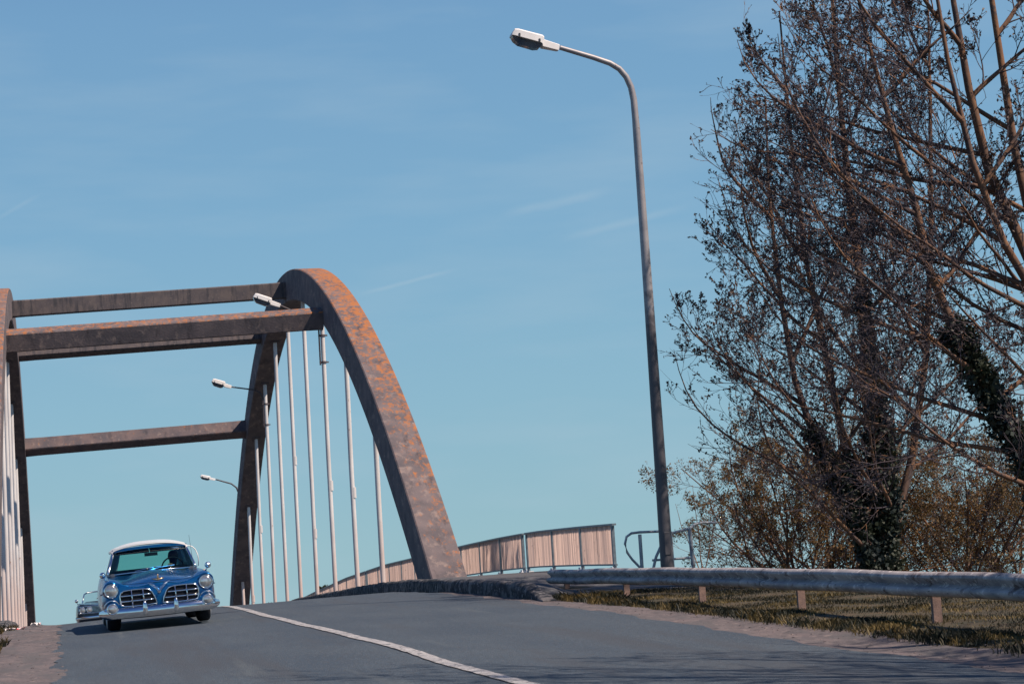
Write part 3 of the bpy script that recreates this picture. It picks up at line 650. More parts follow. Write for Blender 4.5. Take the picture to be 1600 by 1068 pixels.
def greenhouse(root, body, zb, zt, y0, y1, y2, y3, wb, wt_, roof_mat, crown=.10):
    """closed roof with curved windscreen"""
    def ws(u, v):
        a = 2*u-1; xb, xt = wb*a, wt_*a; yb = y0+.30*a*a; yt = y1+.12*a*a
        zbb = zb-.02*a*a; ztt = zt+.035*(1-a*a)
        return (xb*(1-v)+xt*v, yb*(1-v)+yt*v-.05*math.sin(math.pi*v), zbb*(1-v)+ztt*v)
    b = MB(); b.grid(ws, 20, 8); b.build('windscreen', M['glass'], root, smooth=True, recalc=False)
    b = MB(); b.tube([ws(0, v/8) for v in range(9)], .026, 8); b.tube([ws(1, v/8) for v in range(9)], .026, 8); b.tube([ws(u/20, 1) for u in range(21)], .014, 8); b.tube([ws(u/20, 0) for u in range(21)], .012, 8)
    b.build('windscreen_trim', M['chrome'], root, smooth=True)
    def rf(u, v, o=0):
        a = 2*u-1; y = (y1+.12*a*a-.03)*(1-v)+y2*v; ed = (abs(a)**3); fl = .045*math.sin(math.pi*min(1, v*1.0))
        wv = (wt_+.035)*(1+.05*math.sin(math.pi*v)); z = zt+.035+crown*(1-abs(a)**2.6)*(.45+.55*math.sin(math.pi*(.18+.64*v)))+fl*.3-o
        if abs(a) > .99: z -= .02
        return (wv*a, y, z)
    b = MB(); b.grid(rf, 24, 14); nv = len(b.v); b.grid(lambda u, v: rf(u, v, .03), 24, 14)
    # rim
    for j in range(14):
        for i in (0, 24):
            p = j*25+i; b.f.append((p, p+25, p+25+nv, p+nv))
    for i in range(24):
        b.f.append((i, i+1, i+1+nv, i+nv)); q = 14*25+i; b.f.append((q, q+1, q+1+nv, q+nv))
    b.build('roof', roof_mat, root, smooth=True, angle=50)
    # header band in body colour under the white roof
    b = MB(); b.sweep([(ws(u/16, 1)[0]*1.03, ws(u/16, 1)[1]-.005, ws(u/16, 1)[2]+.022) for u in range(17)], [(-.02, -.026), (.02, -.026), (.02, .022), (-.02, .022)]); b.build('header_band', M['blue_paint'], root, smooth=True, angle=40)
    # rear window and rear quarter panels
    def rw(u, v):
        a = 2*u-1; yb = y3-.45*a*a; yt = y2-.22*a*a
        return ((wb*.93*a)*(1-v)+(wt_*.95*a)*v, yb*(1-v)+yt*v+.04*math.sin(math.pi*v), (zb-.02)*(1-v)+(zt+.01+.03*(1-a*a))*v)
    b = MB(); b.grid(lambda u, v: rw(.10+.80*u, v), 16, 6); b.build('rear_window', M['glass'], root, smooth=True, recalc=False)
    for s, (u0, u1) in ((-1, (0, .10)), (1, (.90, 1))):
        b = MB(); b.grid(lambda u, v: rw(u0+(u1-u0)*u, v), 3, 6)
        b.grid(lambda u, v: tuple(Vector(rw(0 if s < 0 else 1, v))*(1-u)+Vector((s*((wb)*(1-v)+(wt_+.0)*v), (y3-.9)*(1-v)+(y2-.45)*v, (zb-.02)*(1-v)+(zt+.01)*v))*u), 3, 6)
        b.build('rear_pillar', roof_mat, root, smooth=True, solid=.03)
        b = MB(); A = Vector(ws(0 if s < 0 else 1, 0)); T = Vector(ws(0 if s < 0 else 1, 1)); B2 = Vector((s*wb, y3-.9, zb-.02)); T2 = Vector((s*wt_, y2-.45, zt+.01))
        b.grid(lambda u, v: tuple((A*(1-u)+B2*u)*(1-v)+(T*(1-u)+T2*u)*v), 6, 3); b.build('side_window', M['glass'], root, recalc=False)
    return ws

# --- big old blue saloon in front
CX, CD = 1.575, 34.05
cz = road_z(1.6, 35)+.0
CS = .965
car = tag(empty('vintage_car', (CX, CD, cz), (R(.4), R(-2.5), R(0))), 'large vintage blue car with white roof and chrome twin grille driving towards the viewer', 'car')
def S(y, wd, ft, hz_, fx=None, zb=.26, val=.05): return dict(y=y, w=wd, ft=ft, hz=hz_, fx=fx if fx else wd-.16, zb=zb, val=val)
def sec(s):
    w_, ft, hz_, fx, zb, val = s['w'], s['ft'], s['hz'], s['fx'], s['zb'], s['val']
    ve = min(ft, hz_)-val
    return [(0, zb), (w_*.5, zb), (w_-.10, zb), (w_-.03, zb+.06), (w_, .42), (w_+.005, .55), (w_, .66), (w_-.015, .76), (w_-.06, ft-.035), (fx+.02, ft-.004), (fx-.03, ft), (fx-.11, ft-.02), (fx-.20, ve+.01), (fx-.30, ve+.005), (.36, hz_-.03), (.20, hz_-.008), (.07, hz_+.012), (0, hz_+.02)]
# hood centre ring must close: first point is bottom centre
sts = [S(.13, .915, .855, .775, fx=.80, val=.02), S(.20, .94, .880, .80, fx=.80, val=.02), S(.35, .965, .90, .845, fx=.80), S(.6, .975, .905, .885, fx=.80), S(.95, .98, .91, .92, fx=.80), S(1.3, .98, .915, .95, fx=.81), S(1.65, .985, .92, .975, fx=.83), S(1.95, .985, .935, .985, fx=.85, val=.0),
       S(2.6, .985, .95, .93, val=0), S(3.4, .985, .955, .93, val=0), S(4.1, .98, .96, .96, val=0), S(4.6, .97, .95, .95, val=0), S(5.2, .94, .92, .88, val=0), S(5.5, .90, .86, .80, val=0)]
body = loft_body(sts, sec, [(.985, .085, .55), (.95, .045, .55), (.86, .020, .55), (.7, .008, .55), (.4, .0, .55), (.02, -.002, .55)], car, M['blue_paint'])
# grilles
def grille(s):
    out = [(.050, .425), (.075, .52), (.125, .63), (.175, .675), (.26, .692), (.45, .695), (.60, .685), (.655, .655), (.672, .60), (.670, .50), (.655, .445), (.61, .422), (.45, .412), (.2, .412)]
    out = [(s*x, z) for x, z in out]
    yy = lambda x: -.030+.012*(abs(x)/.67)**3
    b = MB(); c = (s*.38, .55)
    vs = [(x, yy(x)+.004, z) for x, z in out]+[(c[0], yy(c[0])+.0, c[1])]; n = len(out)
    b.add(vs, [(i, (i+1) % n, n) for i in range(n)]); gp_ = b.build('grille', M['black'], car, recalc=False)
    b = MB(); b.tube([(x, yy(x)-.012, z) for x, z in out], .0135, 8, closed=True); b.build('grille_frame', M['chrome'], gp_, smooth=True)
    def xin(z):   # inner limit of the opening at height z
        return .06+.10*max(0, (z-.43))/.2
    for z in (.503, .597):
        b = MB(); b.tube([(s*(xin(z)+(.665-xin(z))*i/8), yy(xin(z)+(.665-xin(z))*i/8)-.012, z) for i in range(9)], .0145, 8); b.build('grille_bar', M['chrome'], gp_, smooth=True)
    for x in (.275, .47):
        b = MB(); b.tube([(s*x, yy(x)-.022, .415), (s*x, yy(x)-.026, .55), (s*x, yy(x)-.022, .69)], .0145, 8); b.build('grille_bar', M['chrome'], gp_, smooth=True)
grille(-1); grille(1)
# bumper
def bmp(x):
    a = abs(x)/1.0; return -.13+.16*a**2.5+(.22*max(0, a-.86)/.14 if a > .86 else 0)
path = [(x, bmp(x), .305+.012*(x/1.0)**2) for x in [(-1.02+2.04*i/40) for i in range(41)]]
b = MB(); b.sweep(path, [(-.055, .085), (-.02, .095), (.015, .085), (.04, .055), (.052, .01), (.045, -.04), (.02, -.085), (-.02, -.10), (-.055, -.09)],
                  scales=[.55, .8]+[1]*37+[.8, .55])
bump = b.build('bumper', M['chrome'], car, smooth=True, angle=60)
for s in (-1, 1):
    b = MB(); b.lathe([(0, .150), (.016, .146), (.032, .125), (.042, .08), (.044, .02), (.040, -.06), (.03, -.09), (0, -.095)], (s*.265, -.165, .335), 'z', 16); b.build('bumper_guard', M['chrome'], bump, smooth=True)
    # main headlight in its painted pod
    hx, hz_ = s*.812, .705
    b = MB(); b.lathe([(.155, .30), (.150, .10), (.140, .0), (.130, -.035), (.118, -.045), (.112, -.03)], (hx, .03, hz_), 'y', 32)
    pod = b.build('headlight_pod', M['blue_paint'], car, smooth=True, angle=60)
    b = MB(); b.lathe([(.126, -.03), (.124, -.055), (.114, -.066), (.102, -.058), (.098, -.035), (.070, -.012), (0, .0)], (hx, .03, hz_), 'y', 32); hl = b.build('headlight', M['chrome'], car, smooth=True)
    b = MB(); b.lathe([(.100, -.052), (.08, -.066), (.05, -.076), (.02, -.080), (0, -.081)], (hx, .03, hz_), 'y', 28); b.build('lens', M['headlight'], hl, smooth=True)
    b = MB(); b.tube([(p[0], .0+.0*k_, p[2]) for k_, p in enumerate(arc(hx, hz_+.005, .137, 20, 160, 14, 0))], [.005+.010*math.sin(math.pi*i/14) for i in range(15)], 8); b.v = [(v[0], v[1]-.02, v[2]) for v in b.v]; b.build('headlight_brow', M['blue_paint'], pod, smooth=True)
    # fog lamp above the bumper end
    fx_, fz = s*.815, .395
    b = MB(); b.lathe([(.10, .14), (.10, .0), (.097, -.02), (.086, -.032), (.074, -.022), (.07, 0), (0, .02)], (fx_, -.085, fz), 'y', 28); fg = b.build('fog_lamp', M['chrome'], car, smooth=True)
    b = MB(); b.lathe([(.074, -.022), (.05, -.036), (.02, -.042), (0, -.043)], (fx_, -.085, fz), 'y', 24); b.build('lens', M['headlight'], fg, smooth=True)
    b = MB(); b.tube([(fx_+.135*math.cos(R(a))+(.0 if 1 else 0), .045-.05*abs(math.sin(R(a))), fz+.01+.135*math.sin(R(a))) for a in range(-10, 195, 12)], .013, 8); b.build('lamp_surround', M['chrome'], car, smooth=True)
    # side trim, mirror
    b = MB(); b.tube([(s*(.985), .30+i*.4, .66-.01*i) for i in range(0, 13)], .010, 6); b.build('side_trim', M['chrome'], body, smooth=True)
    b = MB(); b.tube([(s*.87, .72, .885), (s*.895, .71, .92), (s*.915, .70, .955)], [.018, .011, .012], 8); mi = b.build('wing_mirror', M['chrome'], car, smooth=True)
    b = MB(); b.lathe([(0, -.052), (.022, -.046), (.042, -.028), (.054, 0), (.056, .02), (.05, .03), (0, .032)], (s*.92, .68, .985), 'y', 20); b.build('mirror_shell', M['chrome'], mi, smooth=True)
    wheel(car, s*.785, 1.02, .365, .225, s); wheel(car, s*.785, 4.35, .365, .225, s)
    # windscreen wiper
    b = MB(); b.tube([(s*.12-.2, 1.80, 1.0), (s*.12+.05, 1.85, 1.035), (s*.12+.28, 1.9, 1.05)], .006, 6); b.build('wiper', M['chrome'], car)
# hood seam, emblem: a bird over a V with spread wings
b = MB()
for s in (-1, 1):
    b.add([(0, -.035, .665), (0, -.035, .61), (s*.035, -.025, .655), (s*.085, .012, .735), (s*.175, .06, .762), (s*.14, .05, .742), (s*.075, .02, .70), (s*.03, -.02, .70)],
          [(0, 1, 2), (0, 2, 7), (2, 6, 7), (2, 5, 6), (2, 3, 6)] + [(3, 4, 5), (3, 5, 6)])
    b.tube([(0, -.04, .64), (s*.045, -.02, .69), (s*.085, .01, .735), (s*.165, .055, .765)], [.016, .013, .011, .005], 6)
b.lathe([(0, -.03), (.012, -.025), (.028, -.01), (.03, .01), (0, .03)], (0, -.035, .625), 'z', 12)
b.v = [(v[0]*1.15, v[1]-.045-.03*abs(v[0])/.17, .665+(v[2]-.665)*1.2) for v in b.v]
b.build('hood_emblem', M['chrome'], car, smooth=True, angle=40, recalc=False)
b = MB(); b.tube([(-.085, .10, .845), (-.045, .085, .835), (0, .07, .828), (.045, .085, .835), (.085, .10, .845)], [.004, .010, .014, .010, .004], 8); b.lathe([(0, -.02), (.014, -.01), (.016, .01), (.006, .045), (0, .05)], (0, .075, .845), 'z', 10)
b.v = [(v[0]*1.3, v[1]-.02, .84+(v[2]-.84)*1.5) for v in b.v]
b.build('hood_ornament', M['gold'], car, smooth=True)
b = MB(); b.tube([(-.62, .17, .80), (-.4, .085, .79), (-.2, .06, .785), (0, .055, .785), (.2, .06, .785), (.4, .085, .79), (.62, .17, .80)], .004, 6); b.build('hood_seam', M['black'], body)
ws = greenhouse(car, body, .985, 1.375, 1.82, 2.38, 3.75, 4.45, .80, .66, M['white_paint'], crown=.13)
# cabin: dashboard, seats, wheel
b = MB(); b.box((0, 2.18, .93), (1.56, .32, .12)); b.build('dashboard', M['interior'], car, bevel=.04)
for s in (-1, 1):
    b = MB(); b.box((s*.305, 2.62, 1.375), (.60, .34, .03), Matrix.Rotation(.25, 3, 'X')); b.build('sun_visor', M['interior'], car, bevel=.01)
b = MB(); b.box((0, 3.05, .86), (1.45, .18, .36)); b.build('front_seat', M['interior'], car, bevel=.06)
b = MB(); b.box((0, 4.0, .88), (1.35, .18, .26)); b.build('rear_seat', M['interior'], car, bevel=.06)
b = MB(); b.tube([(.40+.20*math.cos(R(a)), 2.46+.05*math.sin(R(a)), 1.00+.19*math.sin(R(a))) for a in range(0, 360, 15)], .014, 8, closed=True); b.tube([(.22, 2.46, 1.0), (.58, 2.46, 1.0)], .010, 6); b.tube([(.40, 2.2, .93), (.40, 2.46, 1.0)], .02, 8); b.build('steering_wheel', M['black'], car, smooth=True)
b = MB(); b.box((.02, 2.42, 1.285), (.24, .03, .062)); b.cyl((.02, 2.42, 1.30), (.02, 2.45, 1.40), .006, 6); b.build('rear_view_mirror', M['black'], car, bevel=.012)
b = MB(); b.tube([(.70, 1.75, .93), (.66, 1.78, 1.56)], [.006, .003], 6); b.v = [(v[0]+.04, v[1], v[2]) for v in b.v]; b.build('antenna', M['chrome'], car)
b = MB(); b.tube([(.655, 2.5, 1.365), (.72, 2.5, 1.375), (.785, 2.5, 1.35), (.84, 2.5, 1.29), (.875, 2.5, 1.20), (.885, 2.5, 1.10), (.87, 2.5, .98)], .0095, 8); b.build('vent_window_frame', M['white_paint'], car, smooth=True)
b = MB(); b.box((0, 2.6, .30), (1.5, 4.4, .14)); b.tube([(-.7, .9, .24), (-.3, .85, .21), (.3, .85, .21), (.7, .9, .24)], .03, 8); b.build('chassis', M['black'], car)
# licence plate area is bare; radiator valance behind the bumper
b = MB(); b.box((0, .10, .30), (1.66, .10, .16)); b.build('valance', M['black'], car)

car.scale = (CS, CS, CS)
# --- driver, one continuous skinned figure seated behind the wheel
M['silhouette'] = mat('silhouette', (.02, .03, .05), rough=.9)  # shaded silhouette painted as one dark tone over head and body
M['skin'] = mat('skin', (.38, .20, .15), (.33, .17, .13), rough=.6)
M['hair'] = mat('hair', (.02, .015, .015), rough=.8)
def skin_body(name, V, E, Rr, m, parent, root=0, lv=1):
    me = bpy.data.meshes.new(name); me.from_pydata(V, E, []); o = bpy.data.objects.new(name, me); col.objects.link(o); o.parent = parent
    sk = o.modifiers.new('skin', 'SKIN'); sk.use_smooth_shade = True
    if not me.skin_vertices: me.skin_vertices.new() if hasattr(me.skin_vertices, 'new') else None
    for i, r in enumerate(Rr):
        d = me.skin_vertices[0].data[i]; d.radius = (r, r) if not isinstance(r, tuple) else r; d.use_root = (i == root)
    s = o.modifiers.new('sub', 'SUBSURF'); s.levels = lv; s.render_levels = lv
    me.materials.append(m); return o
pr = tag(empty('person', tuple(Vector((CX+.38, CD+2.9, cz+.40)))), 'dark silhouette of the driver seated at the steering wheel of the blue car', 'person')
V = [(0, 0, .05), (0, .05, .28), (0, .06, .50), (0, .05, .60), (0, .02, .70), (0, -.01, .80), (0, 0, .88), (-.17, .05, .52), (.17, .05, .52), (-.24, -.08, .36), (-.10, -.32, .55), (-.08, -.38, .60), (.30, -.06, .40), (.40, -.28, .52), (.34, -.38, .56), (-.12, -.28, .02), (-.14, -.55, .02), (.12, -.28, .02), (.14, -.55, .02), (-.14, -.66, -.22), (.14, -.66, -.22)]
E_ = [(0, 1), (1, 2), (2, 3), (3, 4), (4, 5), (5, 6), (2, 7), (2, 8), (7, 9), (9, 10), (10, 11), (8, 12), (12, 13), (13, 14), (0, 15), (15, 16), (0, 17), (17, 18), (16, 19), (18, 20)]
Rr = [.14, .13, .12, .055, .075, .088, .06, .065, .065, .048, .035, .03, .048, .04, .03, .085, .065, .085, .065, .05, .05]
if True:
    try:
        pb = skin_body('body', V, E_, Rr, M['silhouette'], pr)
    except Exception as ex_:
        print('skin', ex_)
b = MB(); b.lathe([(0, .115), (.05, .108), (.082, .07), (.094, .01), (.09, -.05)], (0, .015, .80), 'z', 18); b.build('hair', M['hair'], pr, smooth=True)
for hx, hy, hz_ in ((-.08, -.41, .62), (.34, -.41, .58)):
    b = MB()
    b.box((hx, hy, hz_), (.075, .04, .07))
    for f in range(4): b.tube([(hx-.028+.019*f, hy-.015, hz_+.03), (hx-.028+.019*f, hy-.05, hz_+.05), (hx-.028+.019*f, hy-.055, hz_+.015-.004*f)], .009, 6)
    b.tube([(hx+.035, hy, hz_-.01), (hx+.055, hy-.03, hz_+.01), (hx+.04, hy-.05, hz_+.02)], .010, 6)
    b.build('hand', M['skin'], pr, smooth=True, bevel=.008)
b = MB(); b.tube([(.36, -.20, .50), (.50, -.22, .47), (.53, -.34, .51)], [.038, .036, .028], 10); b.build('forearm', M['skin'], pr, smooth=True)

# --- dark convertible following behind
C2 = (1.30, 56.5, road_z(1.3, 58)-.03)
c2 = tag(empty('convertible_car', C2, (R(-2.2), R(-2.5), 0)), 'dark open-topped old car with twin headlamps, half hidden behind the blue car', 'car')
sts2 = [S(.08, .93, .80, .77, fx=.84, val=.0, zb=.30), S(.3, .955, .83, .81, fx=.86, val=.02), S(1.0, .965, .86, .86, fx=.86, val=.02), S(1.7, .965, .885, .89, fx=.86, val=.0), S(2.4, .965, .90, .86, val=0), S(3.6, .965, .90, .86, val=0), S(4.3, .96, .89, .88, val=0), S(5.2, .93, .84, .82, val=0)]
bd2 = loft_body(sts2, sec, [(.99, .04, .55), (.96, .015, .55), (.85, .0, .55), (.02, -.01, .55)], c2, M['navy_paint'])
b = MB(); b.box((0, -.012, .63), (1.08, .03, .17)); g2 = b.build('grille', M['black'], c2)
for i in range(5):
    b = MB(); b.box((0, -.035, .565+.034*i), (1.10, .012, .010)); b.build('grille_bar', M['chrome'], g2)
b = MB(); b.tube([(-.90, -.03, .55), (-.90, -.03, .73), (-.5, -.045, .735), (.5, -.045, .735), (.90, -.03, .73), (.90, -.03, .55), (.5, -.045, .535), (-.5, -.045, .535)], .012, 6, closed=True); b.build('grille_frame', M['chrome'], g2, smooth=True)
b = MB(); b.sweep([(-.99+.099*i, .0-.12*(1-abs(-1+.1*i)**3)+.05, .42) for i in range(21)], [(-.03, .035), (.015, .035), (.03, 0), (.015, -.035), (-.03, -.035)]); b.build('bumper', M['chrome'], c2, smooth=True, angle=50)
for s in (-1, 1):
    for hx in (.80, .61):
        b = MB(); b.lathe([(.088, .02), (.088, -.035), (.078, -.042), (.07, -.03)], (s*hx, -.01, .64), 'y', 20); h_ = b.build('headlight', M['chrome'], c2, smooth=True)
        b = MB(); b.lathe([(.072, -.03), (.04, -.045), (0, -.05)], (s*hx, -.01, .64), 'y', 18); b.build('lens', M['headlight'], h_, smooth=True)
    wheel(c2, s*.77, .95, .34, .2, s); wheel(c2, s*.77, 4.1, .34, .2, s)
    b = MB(); b.tube([(s*.90, 1.55, .85), (s*.93, 1.55, .93)], .01, 6); b.lathe([(0, -.03), (.04, -.02), (.05, .01), (0, .02)], (s*.93, 1.53, .95), 'y', 12); b.build('wing_mirror', M['chrome'], c2, smooth=True)
b = MB(); fr_ = [(-.78, 1.62, .86), (-.70, 1.98, 1.13), (-.62, 2.06, 1.175), (0, 2.02, 1.20), (.62, 2.06, 1.175), (.70, 1.98, 1.13), (.78, 1.62, .86)]
b.tube(fr_, .020, 8); b.build('windscreen_frame', M['chrome'], c2, smooth=True)
b = MB(); b.grid(lambda u, v: ((.78*(1-v)+.65*v)*(2*u-1), 1.62+(.40*v)-.15*(1-(2*u-1)**2)*(1-v), .865+.31*v), 10, 4); b.build('windscreen', M['clear_glass'], c2, smooth=True, recalc=False)
b = MB(); b.box((0, 2.95, .80), (1.4, .16, .30)); b.build('front_seat', M['interior'], c2, bevel=.05)
b = MB(); b.box((0, 3.75, .80), (1.4, .16, .26)); b.build('rear_seat', M['interior'], c2, bevel=.05)

# ------------------------------------------------------------------ trees
rs = np.random.RandomState(11)
def norm(v): return v/np.linalg.norm(v)
def perp_rot(d, ang, az_):
    a = np.array([0, 0, 1.]) if abs(d[2]) < .9 else np.array([1., 0, 0]); u = norm(np.cross(d, a)); v = np.cross(d, u)
    return norm(d*math.cos(ang)+(u*math.cos(az_)+v*math.sin(az_))*math.sin(ang))
class Tree:
    def __init__(s, seed): s.r = np.random.RandomState(seed); s.tubes = {0: [], 1: [], 2: []}; s.tips = []
    env = None
    def path(s, p, d, L, r0, r1, n, wob, trop, cls, bias=None):
        pts = [p.copy()]; dd = d.copy(); st = L/n; tol = s.r.normal(0, .38)+(.9*s.r.rand()**2 if L < 2.5 else 0)
        for i in range(n):
            dd = dd+s.r.normal(0, wob, 3)+np.array([0, 0, trop]); 
            if s.env and L > 3 and i > 0 and s.env(p) < 1.3: dd = dd+np.array([.10, 0, .12])
            dd = norm(dd); p = p+dd*st
            if s.env and i > 0 and s.env(p) < tol: break
            pts.append(p.copy())
        pts = np.array(pts); cut = len(pts)-1 < n; n = len(pts)-1; rad = np.linspace(r0, min(r1, .008) if cut else r1, n+1); s.tubes[cls].append((pts, rad)); return pts, dd
    def grow(s, p, d, L, r0, lvl, cfg):
        c = cfg[lvl]; n = c['n']; last = lvl == len(cfg)-1
        cls = 0 if lvl <= cfg[0].get('bark_to', 1) else 1
        r1 = r0*c.get('taper', .35)
        pts, de = s.path(p, d, L, r0, r1, n, c['wob'], c['trop'], cls)
        fr_ = (len(pts)-1)/n
        if fr_ < 1:
            L *= fr_; n = len(pts)-1
            if n < 3: return
        if last or lvl >= len(cfg)-2:
            s.tips.append(pts[-1])
            if last:
                s.tips.append(pts[n//2])
            return_children = not last
            if last: return
        kids = c['kids']*fr_; kids = s.r.poisson(kids) if kids > 3 else kids
        az0 = s.r.uniform(0, 6.28)
        for k in range(int(kids)):
            t = c['t0']+(1-c['t0'])*(k+s.r.uniform(0, 1))/max(1, kids); x = t*n; i = min(int(x), n-1); f = x-i
            q = pts[i]*(1-f)+pts[i+1]*f; dl = norm(pts[i+1]-pts[i]); az0 += 2.4+s.r.normal(0, .4)
            ang = s.r.normal(c['ang'], .16); nd = perp_rot(dl, ang, az0)
            ln = L*c['ratio']*(1.15-.65*t)*s.r.uniform(.7, 1.25); rr = (r0*(1-t)+r1*t)*c.get('rr', .55)
            s.grow(q, nd, ln, max(rr, .0062), lvl+1, cfg)
def tubes_mesh(tubes, k):
    V = []; F = []; o = 0
    ang = np.arange(k)*2*math.pi/k; ca, sa = np.cos(ang), np.sin(ang)
    for pts, rad in tubes:
        n = len(pts); t = np.gradient(pts, axis=0); t /= np.linalg.norm(t, axis=1)[:, None]+1e-9
        a = np.array([.31, .17, .93]) if abs(t[0][2]) < .85 else np.array([.9, .3, .1])
        u = np.cross(t, a); u /= np.linalg.norm(u, axis=1)[:, None]+1e-9; v = np.cross(t, u)
        ring = pts[:, None, :]+(u[:, None, :]*ca[None, :, None]+v[:, None, :]*sa[None, :, None])*rad[:, None, None]
        V.append(ring.reshape(-1, 3)); idx = np.arange((n-1)*k).reshape(n-1, k)+o; nx_ = np.roll(idx, -1, axis=1)
        F.append(np.stack([idx, nx_, nx_+k, idx+k], -1).reshape(-1, 4)); o += n*k
    return np.concatenate(V), np.concatenate(F)
def leaves(centres, per, spread, size, r, elong=1.6):
    """small leaf shaped quads scattered about the given points"""
    c = np.repeat(np.asarray(centres), per, axis=0); n = len(c); c = c+r.normal(0, spread, (n, 3))
    a = r.normal(0, 1, (n, 3)); a /= np.linalg.norm(a, axis=1)[:, None]; b_ = np.cross(a, r.normal(0, 1, (n, 3))); b_ /= np.linalg.norm(b_, axis=1)[:, None]+1e-9
    sz = size*r.uniform(.55, 1.4, (n, 1)); A = a*sz*elong; B_ = b_*sz
    v = np.stack([c-A, c-B_*.8+A*.1, c+A, c+B_*.8+A*.1], 1).reshape(-1, 3); f = np.arange(n*4).reshape(n, 4); return v, f
def finish(tr, root, off, leafm, per, spread, size, ivy=None, bark='bark', twig='twig', keep=None):
    tips = np.array(tr.tips)
    if keep is not None: tips = tips[tr.r.rand(len(tips)) < keep]
    v, f = tubes_mesh(tr.tubes[0], 8); raw_mesh('trunk', v-off, f, M[bark], root, True)
    if tr.tubes[1]:
        v, f = tubes_mesh(tr.tubes[1], 3); cw = raw_mesh('crown', v-off, f, M[twig], root, True)
    v, f = leaves(tips, per, spread, size, tr.r); raw_mesh('leaves', v-off, f, M[leafm], cw)
    if ivy is not None: raw_mesh('ivy', ivy[0]-off, ivy[1], M['ivy'], root)
def ivy_on(paths, r, dens, size=.075):
    C_ = []
    for pts, rad, th in paths:
        L = np.linalg.norm(np.diff(pts, axis=0), axis=1).sum(); n = int(L*dens*(th+.15)); t = r.uniform(0, len(pts)-1.001, n); i = t.astype(int); f = (t-i)[:, None]
        c = pts[i]*(1-f)+pts[i+1]*f; clump = (.80+.35*np.sin(t*5.3+pts[0][0])*np.sin(t*11.7))[:, None]
        d = r.normal(0, 1, (n, 3)); d /= np.linalg.norm(d, axis=1)[:, None]; C_.append(c+d*(th*(.45+.85*r.rand(n, 1)))*clump)
    return leaves(np.concatenate(C_), 1, .03, size, r, 1.1)

# tree 1: many stemmed, ivy at its foot, small dark buds
lim1 = lut([(-3, 17.5), (-.5, 17.2), (.2, 16.0), (1.5, 15.4), (2.8, 14.7), (3.7, 14.5), (4.7, 14.2), (5.6, 14.5), (6.7, 14.8), (7.9, 14.9), (8.7, 15.4), (10.3, 15.7), (11.6, 15.6), (12.6, 16.2), (13.6, 17.1), (18, 20)])
def maple():
    T = Tree(21); T.env = lambda p: p[0]-lim1(p[2])-abs(p[1]-46)*.12; b0 = np.array([19.4, 46.0, -2.4]); root = tag(empty('bare_tree', b0), 'budding tree with many slender stems and an ivy-clad forked foot, behind the crash barrier', 'tree')
    sub = [dict(n=11, wob=.06, trop=.05, kids=13, t0=.08, ang=.62, ratio=.40, rr=.40, taper=.12, bark_to=0),
           dict(n=7, wob=.07, trop=.07, kids=6.1, t0=.12, ang=.56, ratio=.52, rr=.55, taper=.3),
           dict(n=5, wob=.08, trop=.06, kids=4.2, t0=.18, ang=.56, ratio=.55, rr=.7, taper=.5),
           dict(n=4, wob=.10, trop=.05, kids=2.2, t0=.25, ang=.55, ratio=.45, rr=.9, taper=.8),
           dict(n=3, wob=.15, trop=.05, kids=0, t0=.3, ang=.6, ratio=.5, taper=.7)]
    ivyp = []
    ta = np.array([b0, (19.6, 46, -.8), (19.75, 46, .6), (19.8, 46, 2.2), (19.7, 46, 4.0), (19.62, 46, 6.2), (19.5, 46, 8.6), (19.45, 46, 11.5), (19.5, 46, 15)]); T.tubes[0].append((ta, np.array([.26, .23, .20, .17, .14, .12, .095, .06, .02]))); ivyp.append((ta[:5], 0, .42)); ivyp.append((ta[4:6], 0, .20))
    tb = np.array([b0, (19.25, 45.8, -.6), (18.9, 45.8, .6), (18.4, 45.8, 1.7), (17.95, 45.8, 2.7), (17.6, 45.8, 4.0), (17.4, 45.8, 6), (17.3, 45.8, 8.5), (17.4, 45.8, 11)]); T.tubes[0].append((tb, np.array([.19, .16, .13, .105, .09, .075, .06, .04, .02]))); ivyp.append((tb[:5], 0, .27))
    tc_ = np.array([b0, (19.4, 46.3, 0), (19.1, 46.5, 2), (18.8, 46.6, 4.5), (18.5, 46.7, 7), (18.35, 46.7, 10), (18.3, 46.7, 13.5)]); T.tubes[0].append((tc_, np.array([.17, .13, .105, .085, .065, .045, .02]))); ivyp.append((tc_[:3], 0, .30))
    td = np.array([b0, (20.0, 46.2, 0), (20.7, 46.2, 2), (21.3, 46.2, 4.5), (21.7, 46.2, 7.5), (22.0, 46.2, 11), (22.2, 46.2, 14)]); T.tubes[0].append((td, np.array([.15, .12, .095, .08, .065, .045, .02])))
    stems = []
    for pth, hs, dirs in ((ta, [2.2, 2.9, 3.4, 4.0, 4.7, 5.3, 6.0, 6.5, 7.0, 7.6], (-.9, .9)), (tb, [1.3, 1.8, 2.3, 2.7, 3.2, 3.8, 4.5, 5.2, 6.0, 6.8], (-1, .5)), (tc_, [1.8, 2.5, 3.2, 4.0, 4.7, 5.4], (-.9, .6)), (td, [1.2, 1.8, 2.4, 3.0, 3.8, 4.5, 5.3], (-.4, 1))):
        for j, h in enumerate(hs):
            i = int(h); i = min(i, len(pth)-2); f = h-i; q = pth[i]*(1-f)+pth[i+1]*f
            sgn = dirs[0] if (j % 3 != 1) else dirs[1]; dy = (-.7, .1, .6, -.2)[j % 4]
            up = .45+.09*h+T.r.uniform(-.1, .15); L = max(2.6, 6.1-.34*q[2])*T.r.uniform(.85, 1.15)
            stems.append((q, (sgn, dy, up), L, .058))
    for p, d, L, r0 in stems:
        T.grow(np.array(p), norm(np.array(d, float)), L, r0, 0, sub)
    finish(T, root, b0, 'bud', 1, .012, .024, ivy=ivy_on(ivyp, T.r, 5200, .05))
maple()
